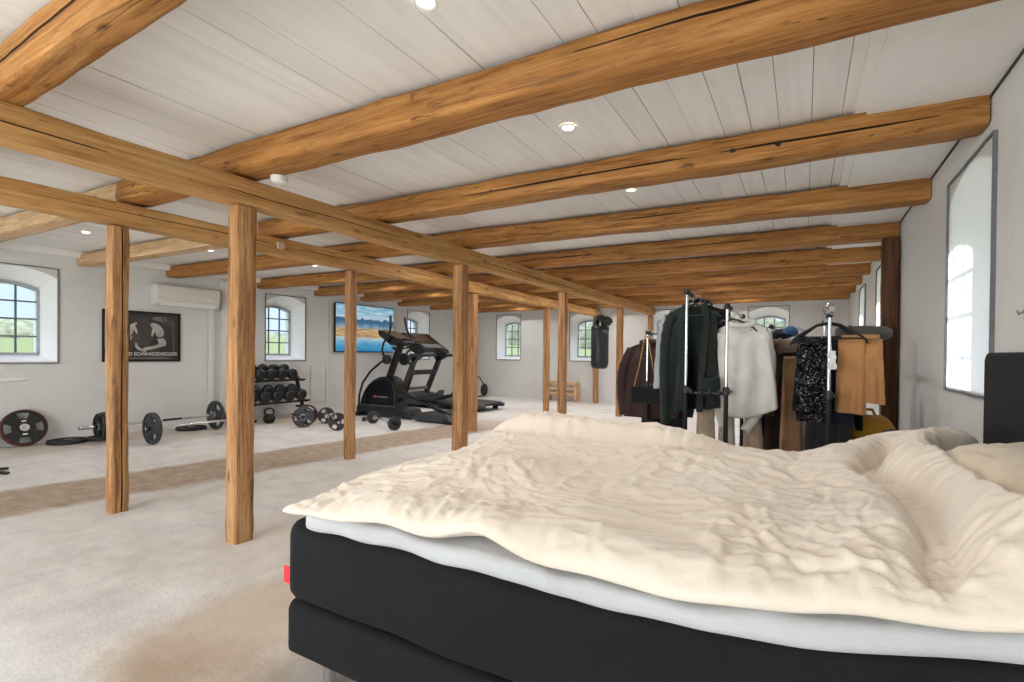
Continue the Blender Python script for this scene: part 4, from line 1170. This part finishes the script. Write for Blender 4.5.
def sleeve(pts, r0, r1, flat=.6, seed=0, n=18):
    mb = MB(); P = [Vector(p) for p in pts]; out = []; R = []
    m = 18
    for i in range(m+1):
        t = i/m*(len(P)-1); k = min(int(t), len(P)-2); f = t-k
        a = P[max(k-1, 0)]; b = P[k]; c = P[k+1]; d = P[min(k+2, len(P)-1)]
        p = .5*((2*b)+(-a+c)*f+(2*a-5*b+4*c-d)*f*f+(-a+3*b-3*c+d)*f**3)
        out.append(p+Vector((.006*nz(i*.8, seed), .008*nz(i*.7, seed, 3), 0))); R.append((r0+(r1-r0)*i/m)*(1+.10*nz(i*.9, seed, 5)))
    mb.tube(out, R, n, flat, caps=False); return mb
def solid(o, th=.006):
    s = o.modifiers.new('Thickness', 'SOLIDIFY'); s.thickness = th; s.offset = 0; return o

# --- dark green cardigan on the tall pole
y = 4.36; x = -.80
hanger((x, y, 1.69), .44, 'dark hanger inside the green cardigan')
c = thing('cardigan', 'long dark green cardigan hanging open on the tallest chrome pole', 'cardigan', (x, y, 1.60))
g = MB(); body(g, .36, .42, .86, .075, .42, 1.0, 7, .030, openw=lambda m, s: abs(m-.02) < .035+.055*(1-sst(0, .55, s))+.02*s, hem_tilt=-.16)
solid(mk('body', g, M['greenknit'], c, 180, recalc=False))
def add_sleeve(parent, mat, *a):
    o = solid(mk('sleeve', sleeve(*a), mat, parent, 180)); return o
add_sleeve(c, M['greenknit'], [(-.17, 0, -.08), (-.205, -.03, -.28), (-.215, -.035, -.60), (-.20, -.035, -1.00)], .072, .052, .7, 2)
for s in (-1, 1):
    g = MB(); pts = [(.02+s*.075, -.03, .015), (.02+s*.10, -.065, -.16), (.02+s*.085, -.098, -.40), (.02+s*.065, -.108, -.62), (.02+s*.06, -.11, -.86)]
    for a, b in zip(pts, pts[1:]): g.obox(a, b, .05, .012, (0, -1, 0))
    mk('lapel', g, M['greenknit'], c, 180, bevel=.004)
g = MB(); g.grid(lambda u, v: (.08+.14*u, -.118-.012*math.sin(PI*u)-.02*(1-v)*math.sin(PI*u), -.56-.17*v-.03*math.sin(PI*u)*(1-v)), 10, 8); solid(mk('pocket', g, M['greenknit'], c, 180), .008)

# black jacket right behind it, light grey shirt beyond
x, y = -.80, 4.62
hanger((x, y, 1.69), .50, 'black hanger behind the green cardigan, under the black jacket')
j = thing('jacket', 'black jacket hanging directly behind the green cardigan', 'jacket', (x, y, 1.63))
g = MB(); body(g, .42, .42, .80, .07, .36, 4.0, 5, .015); solid(mk('body', g, M['blackcloth'], j, 180, recalc=False))
add_sleeve(j, M['blackcloth'], [(-.19, 0, -.05), (-.235, 0, -.22), (-.24, 0, -.5), (-.22, 0, -.72)], .07, .055, .7, 5)
add_sleeve(j, M['blackcloth'], [(.19, 0, -.05), (.235, 0, -.18), (.235, 0, -.42), (.22, 0, -.66)], .07, .055, .7, 6)
g = MB(); g.tube([(-.08, -.02, .03), (0, -.05, -.04), (.08, -.02, .03), (0, .05, .05), (-.08, -.02, .03)], .022, 10, .6); mk('collar', g, M['blackcloth'], j, 180)
x, y = -.92, 4.80
hanger((x, y, 1.69), .44, 'hanger of the light grey shirt')
sh_ = thing('shirt', 'light grey shirt whose sleeve shows left of the green cardigan', 'shirt', (x, y, 1.62))
g = MB(); body(g, .38, .44, .80, .06, .36, 7.0, 6, .015); solid(mk('body', g, M['greycloth'], sh_, 180, recalc=False))
add_sleeve(sh_, M['greycloth'], [(-.16, 0, -.06), (-.215, 0, -.22), (-.235, -.01, -.46), (-.25, -.01, -.74)], .07, .06, .7, 8)
add_sleeve(sh_, M['greycloth'], [(.18, 0, -.06), (.25, 0, -.25), (.26, 0, -.5), (.25, 0, -.7)], .07, .05, .7, 9)

# --- cream sweater on the second rail
x, y = -.43, 4.42
hanger((-.515, y, 1.565), .40, 'olive hanger holding the cream sweater', M['olive'], -.15)
sw = thing('sweater', 'wide cream sweater with rounded hem hanging in the middle of the racks', 'sweater', (x, y, 1.455))
g = MB(); body(g, .34, .52, .66, .075, .40, 11.0, 6, .032, hemcurve=.09, flare=.7); solid(mk('body', g, M['cream'], sw, 180, recalc=False))
add_sleeve(sw, M['cream'], [(-.15, 0, -.07), (-.20, .03, -.30), (-.20, .04, -.55), (-.12, .02, -.84)], .075, .045, .75, 12)
add_sleeve(sw, M['cream'], [(.15, .02, -.08), (.19, .04, -.35), (.15, .04, -.62), (.03, .0, -.86)], .075, .045, .75, 13)
g = MB(); g.tube([(.09*math.cos(a), .055*math.sin(a)-.01, .0+.02*math.sin(a)) for a in [2*PI*k/16 for k in range(17)]], .018, 10); mk('neckband', g, M['cream'], sw, 180)
# olive cardigan side seen behind the sweater
x, y = -.44, 4.62
oc = thing('olive_top', 'olive top mostly hidden behind the cream sweater, showing at its right edge', 'top', (x, y, 1.47))
hanger((-.515, y, 1.565), .40, 'hanger of the olive top behind the cream sweater', M['olive'], 0)
g = MB(); body(g, .34, .46, .76, .05, .42, 14.0, 5, .018, flare=.7); solid(mk('body', g, M['olive'], oc, 180, recalc=False))
add_sleeve(oc, M['olive'], [(.14, 0, -.07), (.21, 0, -.3), (.22, 0, -.5), (.21, 0, -.7)], .06, .045, .7, 15)

def trousers(name, lab, cat, loc, w, L, mat, seed, legs=1, rz=0, spread=.02, flare=1.15, dep=.03, z_uneven=.0):
    """folded over a hanger bar: narrow top, hanging folds"""
    t = thing(name, lab, cat, loc, rz)
    for q in range(legs):
        g = MB(); body(g, w*(.9 if legs == 1 else .62), w*flare*(1 if legs == 1 else .66), L-(z_uneven if q else 0), dep, 0, seed+q*3, 5, .014, K=30, N=72, neck=1, boxy=.7, cx=(0 if legs == 1 else (-.5+q)*w*.42), hem_tilt=.06 if q == 0 else .12)
        g.V = [(a, b+.028*q, z-.008*q) for a, b, z in g.V]
        solid(mk('leg' if legs > 1 else 'cloth', g, mat, t, 180, recalc=False))
    mk('waist_fold', MB().tube([(-w*.46, 0, .004), (0, 0, .008), (w*.46, 0, .004)], dep*.55, 12), mat, t, 180)
    return t
# --- right rack: hangers, sequined skirt, tan trousers
hanger((RB[0], 4.36, 1.515), .47, 'front black hanger on the right rack, above the sequined skirt', None, .08, drop=.13)
hanger((RB[0], 4.44, 1.515), .50, 'second black hanger on the right rack, above the tan trousers', None, -.12, drop=.15)
hanger((RB[0], 4.53, 1.515), .50, 'third black hanger on the right rack, mostly behind the front two', None, .20, drop=.16)
sk = thing('skirt', 'black sequined skirt hanging at the left of the right rack pole', 'skirt', (.055, 4.34, 1.345))
g = MB(); body(g, .19, .235, .56, .05, 0, 21.0, 4, .02, K=36, N=96, neck=1, hem_tilt=0); solid(mk('cloth', g, M['sequin'], sk, 180, recalc=False))
g = MB(); body(g, .185, .195, .05, .05, 0, 21.0, 4, .0, K=4, N=40, neck=1); mk('waistband', g, M['blackcloth'], sk, 180, recalc=False)
g = MB(); body(g, .21, .20, .10, .035, 0, 23.0, 4, .012, K=10, N=60, neck=1, z0=-.53); solid(mk('lining_hem', g, M['sequin'], sk, 180, recalc=False))
trousers('trousers', 'tan trousers folded over a hanger right of the chrome pole', 'trousers', (.35, 4.40, 1.335), .245, .55, M['tan'], 31, 2, -.1, z_uneven=.09)
trousers('trousers', 'dark navy trousers hanging between the skirt and the tan trousers', 'trousers', (.215, 4.52, 1.33), .20, .66, M['navy'], 35, 1)
trousers('scarf', 'narrow blue cloth strip hanging beside the chrome pole of the right rack', 'scarf', (.115, 4.42, 1.05), .055, .30, M['blue'], 37, 1)
tg = thing('garment_tag', 'crumpled clear plastic tag hanging on the right rack pole', 'tag', (.17, 4.195, 1.235))
g = MB(); g.grid(lambda u, v: (.05*(u-.5)+.02*nz(u*3, v*3), -.01+.02*nz(u*4, v*4, 5), -.13*v+.02*nz(u*2, 7)), 10, 12); solid(mk('film', g, M['print'], tg, 180), .002)
mk('cord', MB().tube([(0, 0, 0), (-.008, .01, .06)], .002, 6), M['print'], tg, 50)
cl = thing('plastic_ornament', 'shiny crumpled plastic cap on top of the right rack pole', 'cap', (RB[0], 4.22, 1.52))
g = MB(); g.ball((0, 0, .01), (.042, .036, .044), 18, 12); g.V = [tuple(Vector(v)*(1+.30*nz(v[0]*40, v[1]*40, v[2]*40))) for v in g.V]; mk('shell', g, M['chrome'], cl, 30)
rl = thing('fabric_roll', 'grey fabric roll lying across behind the right rack', 'fabric roll', (.42, 4.95, 1.39), .06)
g = MB(); g.tube([(-.20, 0, 0), (-.17, 0, .0), (.0, 0, .004), (.14, 0, -.002), (.18, 0, 0)], [.03, .058, .062, .06, .035], 20, .9); g.V = [(a, b, z+.008*nz(a*9, b*20, z*20)) for a, b, z in g.V]; mk('roll', g, M['greyroll'], rl, 180)
mk('tie_band', MB().lathe([(.062, -.012), (.065, -.008), (.065, .008), (.062, .012)], 20, (-.1, 0, 0), 'x'), M['charcoal'], rl, 50)
# dark coats behind the right rack
def coat(lab, name, cat, loc, tw, bw, L, mat, seed, rz=0, arms=True, dep=.08, slope=.38):
    t = thing(name, lab, cat, loc, rz)
    g = MB(); body(g, tw, bw, L, dep, slope, seed, 6, .022); solid(mk('body', g, mat, t, 180, recalc=False))
    if arms:
        for s in (-1, 1): add_sleeve(t, mat, [(s*tw*.42, 0, -.07), (s*(tw*.5+.06), -.02, -.28), (s*(tw*.5+.075), -.02, -.52), (s*(tw*.5+.05), -.02, -.74)], .082, .056, .7, seed+s)
    g = MB(); g.tube([(.085*math.cos(a), .05*math.sin(a), .012+.012*math.sin(a)) for a in [2*PI*k/14 for k in range(15)]], .02, 10); mk('collar', g, mat, t, 180)
    return t
coat('charcoal coat hanging behind the skirt on the right rack', 'coat', 'coat', (.16, 4.76, 1.28), .26, .34, .98, M['charcoal'], 41, arms=False)
coat('black coat hanging far back on the right rack, behind the tan trousers', 'coat', 'coat', (.26, 4.98, 1.26), .28, .34, .66, M['blackcloth'], 43, arms=False)
# --- things on the rack behind the skirt
rk5 = (-.285, 5.62)
cp = thing('folded_jacket', 'bundle of dark blue and black clothes heaped on top of the middle rack', 'clothes bundle', (-.15, 4.98, 1.375))
g = MB(); g.ball((0, 0, .015), (.11, .08, .05), 28, 14); g.V = [(a, b, z+.03*nz(a*9, b*9, z*9)) for a, b, z in g.V]; mk('dark_cloth', g, M['navy'], cp, 180)
g = MB(); g.ball((.05, -.05, .04), (.06, .05, .04), 18, 10); g.V = [(a, b, z+.02*nz(a*14, b*14, z*14)) for a, b, z in g.V]; mk('blue_cloth', g, M['blue'], cp, 180)
mk('pale_strap', MB().tube([(.10, -.07, .07), (.14, -.06, .04), (.16, -.05, -.03)], .012, 8), M['greycloth'], cp, 180)
ro = thing('padded_sleeve', 'mocha padded cloth roll hanging level behind the cream sweater', 'fabric roll', (-.135, 4.78, 1.285), .0)
g = MB(); g.tube([(-.17, 0, .01), (-.15, 0, .01), (-.04, 0, .0), (.08, 0, .005), (.18, 0, .01)], [.04, .058, .062, .06, .045], 22, .9); g.V = [(a, b, z+.006*math.sin(a*60)) for a, b, z in g.V]; mk('roll', g, M['mocha'], ro, 180)
mk('tie_band', MB().lathe([(.062, -.012), (.065, 0), (.062, .012)], 20, (-.04, 0, 0), 'x'), M['mocha'], ro, 50)
coat('dark brown coat under the mocha roll, behind the cream sweater', 'coat', 'coat', (-.14, 5.1, 1.22), .30, .36, .95, M['browncoat'], 47)
trousers('trousers', 'long camel trousers hanging left of the sequined skirt', 'trousers', (-.075, 4.86, 1.17), .16, .90, M['camel'], 51, 1, 0, flare=1.2)
trousers('trousers', 'beige trousers hanging low below the green cardigan, nearest the tall pole', 'trousers', (-.72, 4.56, .82), .14, .62, M['beige'], 53, 1)
trousers('trousers', 'pale beige trousers hanging below the pegs, left of the second pole', 'trousers', (-.57, 4.70, .84), .12, .64, M['cream'], 55, 1)
trousers('trousers', 'crumpled beige trousers below the cream sweater hem', 'trousers', (-.36, 4.62, .80), .13, .55, M['beige'], 57, 1)
# --- brown coat with handbag on the far left rack
hanger((-1.345, 5.14, 1.405), .44, 'hanger inside the brown coat on the farthest left rack')
coat('dark brown corduroy coat hanging on the farthest left rack', 'coat', 'coat', (-1.37, 5.16, 1.315), .40, .50, .76, M['browncoat'], 61, 0)
coat('black coat under and behind the brown coat on the farthest left rack', 'coat', 'coat', (-1.27, 5.40, 1.30), .40, .46, 1.0, M['blackcloth'], 63, 0)
hanger((-1.345, 5.40, 1.405), .42, 'hanger of the black coat on the farthest left rack')
hbg = thing('handbag', 'black handbag on a long gold chain in front of the brown coat', 'handbag', (-1.345, 4.97, .80))
g = MB(); g.prism([(-.15, -.085), (.15, -.085), (.14, .075), (-.14, .075)], (0, -.03, 0), (1, 0, 0), (0, 0, 1), (0, .05, 0)); mk('body', g, M['darkbag'], hbg, bevel=.01)
g = MB(); g.prism([(-.143, .0), (.143, .0), (.141, .08), (-.141, .08)], (0, -.042, 0), (1, 0, 0), (0, 0, 1), (0, .012, 0)); mk('flap', g, M['darkbag'], hbg, bevel=.004)
mk('chain', MB().tube([(-.12, -.01, .07), (-.07, -.015, .27), (-.012, -.02, .58), (.012, -.02, .58), (.07, -.015, .27), (.12, -.01, .07)], .005, 8), M['gold'], hbg, 50)
# --- things on the floor by the dark wall post
bx = thing('storage_box', 'dark storage box on the floor by the dark wall post', 'box', (.46, 5.1, 0))
mk('box_body', MB().box((0, 0, .225), (.42, .42, .45)), M['cardboard'], bx, bevel=.01); mk('lid', MB().box((0, 0, .47), (.45, .45, .05)), M['cardboard'], bx, bevel=.01)
mb_ = thing('mustard_bag', 'mustard cloth bag on the dark storage box, below the tan trousers', 'bag', (.44, 5.06, .495))
g = MB(); g.ball((0, 0, .11), (.21, .15, .12), 28, 16); g.V = [(a, b, max(.001, z+.03*nz(a*7, b*7, z*7))) for a, b, z in g.V]; mk('body', g, M['mustard'], mb_, 180)
mk('handle', MB().tube([(-.08, 0, .2), (-.05, -.01, .27), (.05, -.01, .27), (.08, 0, .2)], .012, 10), M['mustard'], mb_, 180)
bs = thing('dark_sack', 'charcoal cloth sack slumped on the floor right of the mustard bag', 'bag', (.57, 4.72, 0))
g = MB(); g.tube([(0, 0, .002), (0, 0, .05), (0, 0, .4), (.01, 0, .58), (.0, 0, .65)], [.10, .14, .13, .10, .03], 24); g.V = [(a+.03*nz(a*8, b*8, z*6), b+.03*nz(a*8, z*6, 3), z) for a, b, z in g.V]; mk('sack', g, M['charcoal'], bs, 180)
mk('drawcord', MB().lathe([(.095, .55), (.102, .557), (.095, .564)], 20, (.008, 0, .02)), M['greycloth'], bs, 50)

# ------------------------------------------------------------------ outside
def lawn():
    mb = MB()
    def fn(u, v):
        x = -200+400*u; y = -200+400*v
        return (x, y, -.25+.043*max(0, min(-12-x, 60))+.028*max(0, min(y-16, 60))+.02*max(0, min(x-9, 60)))
    mb.grid(fn, 100, 100)
    struct('lawn', mb, M['grass'], smooth=180)
lawn()
def hedge(x0, y0, x1, y1, h, seed, lab, base=-.25):
    mb = MB(); L = math.hypot(x1-x0, y1-y0); a = math.atan2(y1-y0, x1-x0); n = int(L/.6)
    def fn(u, v):
        s = u*L; an = PI*v
        r = 1+.28*nz(s*.35+seed, math.cos(an)*2, math.sin(an)*2)+.12*nz(s*1.6, v*9, seed)
        return (x0+math.cos(a)*s-math.sin(a)*math.cos(an)*1.4*r, y0+math.sin(a)*s+math.cos(a)*math.cos(an)*1.4*r, base+math.sin(an)*h*r*(1+.45*nz(s*.12+seed, 1)))
    mb.grid(fn, n, 16)
    o = mk('hedge', mb, M['hedge'], None, 180); tag(o, lab, 'hedge'); return o
hedge(-66, -75, -70, 110, 1.9, 1, 'long pale hedge beyond the lawn, seen through the left wall windows', 2.0)
hedge(-60, 70, 60, 66, 4.4, 4, 'tall hedge seen through the far wall windows', 1.0)

# ------------------------------------------------------------------ light
w = bpy.data.worlds.new('World'); S.world = w; w.use_nodes = True
nt = w.node_tree; bg = nt.nodes['Background']
tc = nt.nodes.new('ShaderNodeTexCoord'); sp = nt.nodes.new('ShaderNodeSeparateXYZ'); nt.links.new(tc.outputs['Generated'], sp.inputs[0])
rp = nt.nodes.new('ShaderNodeValToRGB'); nt.links.new(sp.outputs[2], rp.inputs[0])
e = rp.color_ramp.elements; e[0].position = 0; e[0].color = (.40, .48, .60, 1); e[1].position = .7; e[1].color = (1.5, 1.7, 2.0, 1); e2 = rp.color_ramp.elements.new(.22); e2.color = (.38, .49, .68, 1)
nt.links.new(rp.outputs[0], bg.inputs[0]); bg.inputs[1].default_value = 1.7

sl = bpy.data.lights.new('sun', 'SUN'); sl.energy = 10; sl.angle = .03; so = bpy.data.objects.new('sun', sl); COL.objects.link(so)
so.rotation_euler = Vector((-.80, .42, -.34)).to_track_quat('-Z', 'Y').to_euler()
def area(name, loc, direction, sx, sy, energy, col=(1, 1, 1)):
    ld = bpy.data.lights.new(name, 'AREA'); ld.shape = 'RECTANGLE'; ld.size = sx; ld.size_y = sy; ld.energy = energy; ld.color = col
    lo = bpy.data.objects.new(name, ld); COL.objects.link(lo); lo.location = loc
    lo.rotation_euler = Vector(direction).to_track_quat('-Z', 'Y').to_euler(); return lo
for (o, u, n, wd) in WIN:
    p = area('daylight_portal', o+n*(DEP+.1)+Vector((0, 0, 1.55)), -n, .7, .95, 1)
    p.data.cycles.is_portal = True
area('back_fill_light', (-3.0, YB-.35, 1.25), (0, 1, .22), 4.6, 2.2, 260, (1, 1, 1))  # added fill light behind the camera, shining in through the made-up opening

# ------------------------------------------------------------------ camera
cam = bpy.data.cameras.new('Camera'); co = bpy.data.objects.new('Camera', cam); COL.objects.link(co)
cam.sensor_width = 36; cam.lens = 503.109/1024*36; cam.shift_y = (357.519-341)/1024; cam.clip_start = .05; cam.clip_end = 400
th, pt, rr = math.radians(30.115), math.radians(-.524), math.radians(.575)
F0 = Vector((-math.sin(th), math.cos(th), 0)); R0 = Vector((math.cos(th), math.sin(th), 0)); K = Vector((0, 0, 1))
Fw = F0*math.cos(pt)+K*math.sin(pt); U = K*math.cos(pt)-F0*math.sin(pt)
R2 = R0*math.cos(rr)+U*math.sin(rr); U2 = U*math.cos(rr)-R0*math.sin(rr)
mt = Matrix((R2, U2, -Fw)).transposed().to_4x4(); mt.translation = Vector((0, 0, 1.2)); co.matrix_world = mt
S.camera = co
S.view_settings.view_transform = 'Standard'; S.view_settings.look = 'None'; S.view_settings.gamma = 1; S.view_settings.exposure = 0.36
try: S.view_settings.use_curve_mapping = False
except Exception: pass
S.cycles.use_denoising = True
S.cycles.max_bounces = 12; S.cycles.diffuse_bounces = 8; S.cycles.glossy_bounces = 4; S.cycles.transparent_max_bounces = 12
S.cycles.sample_clamp_indirect = 4
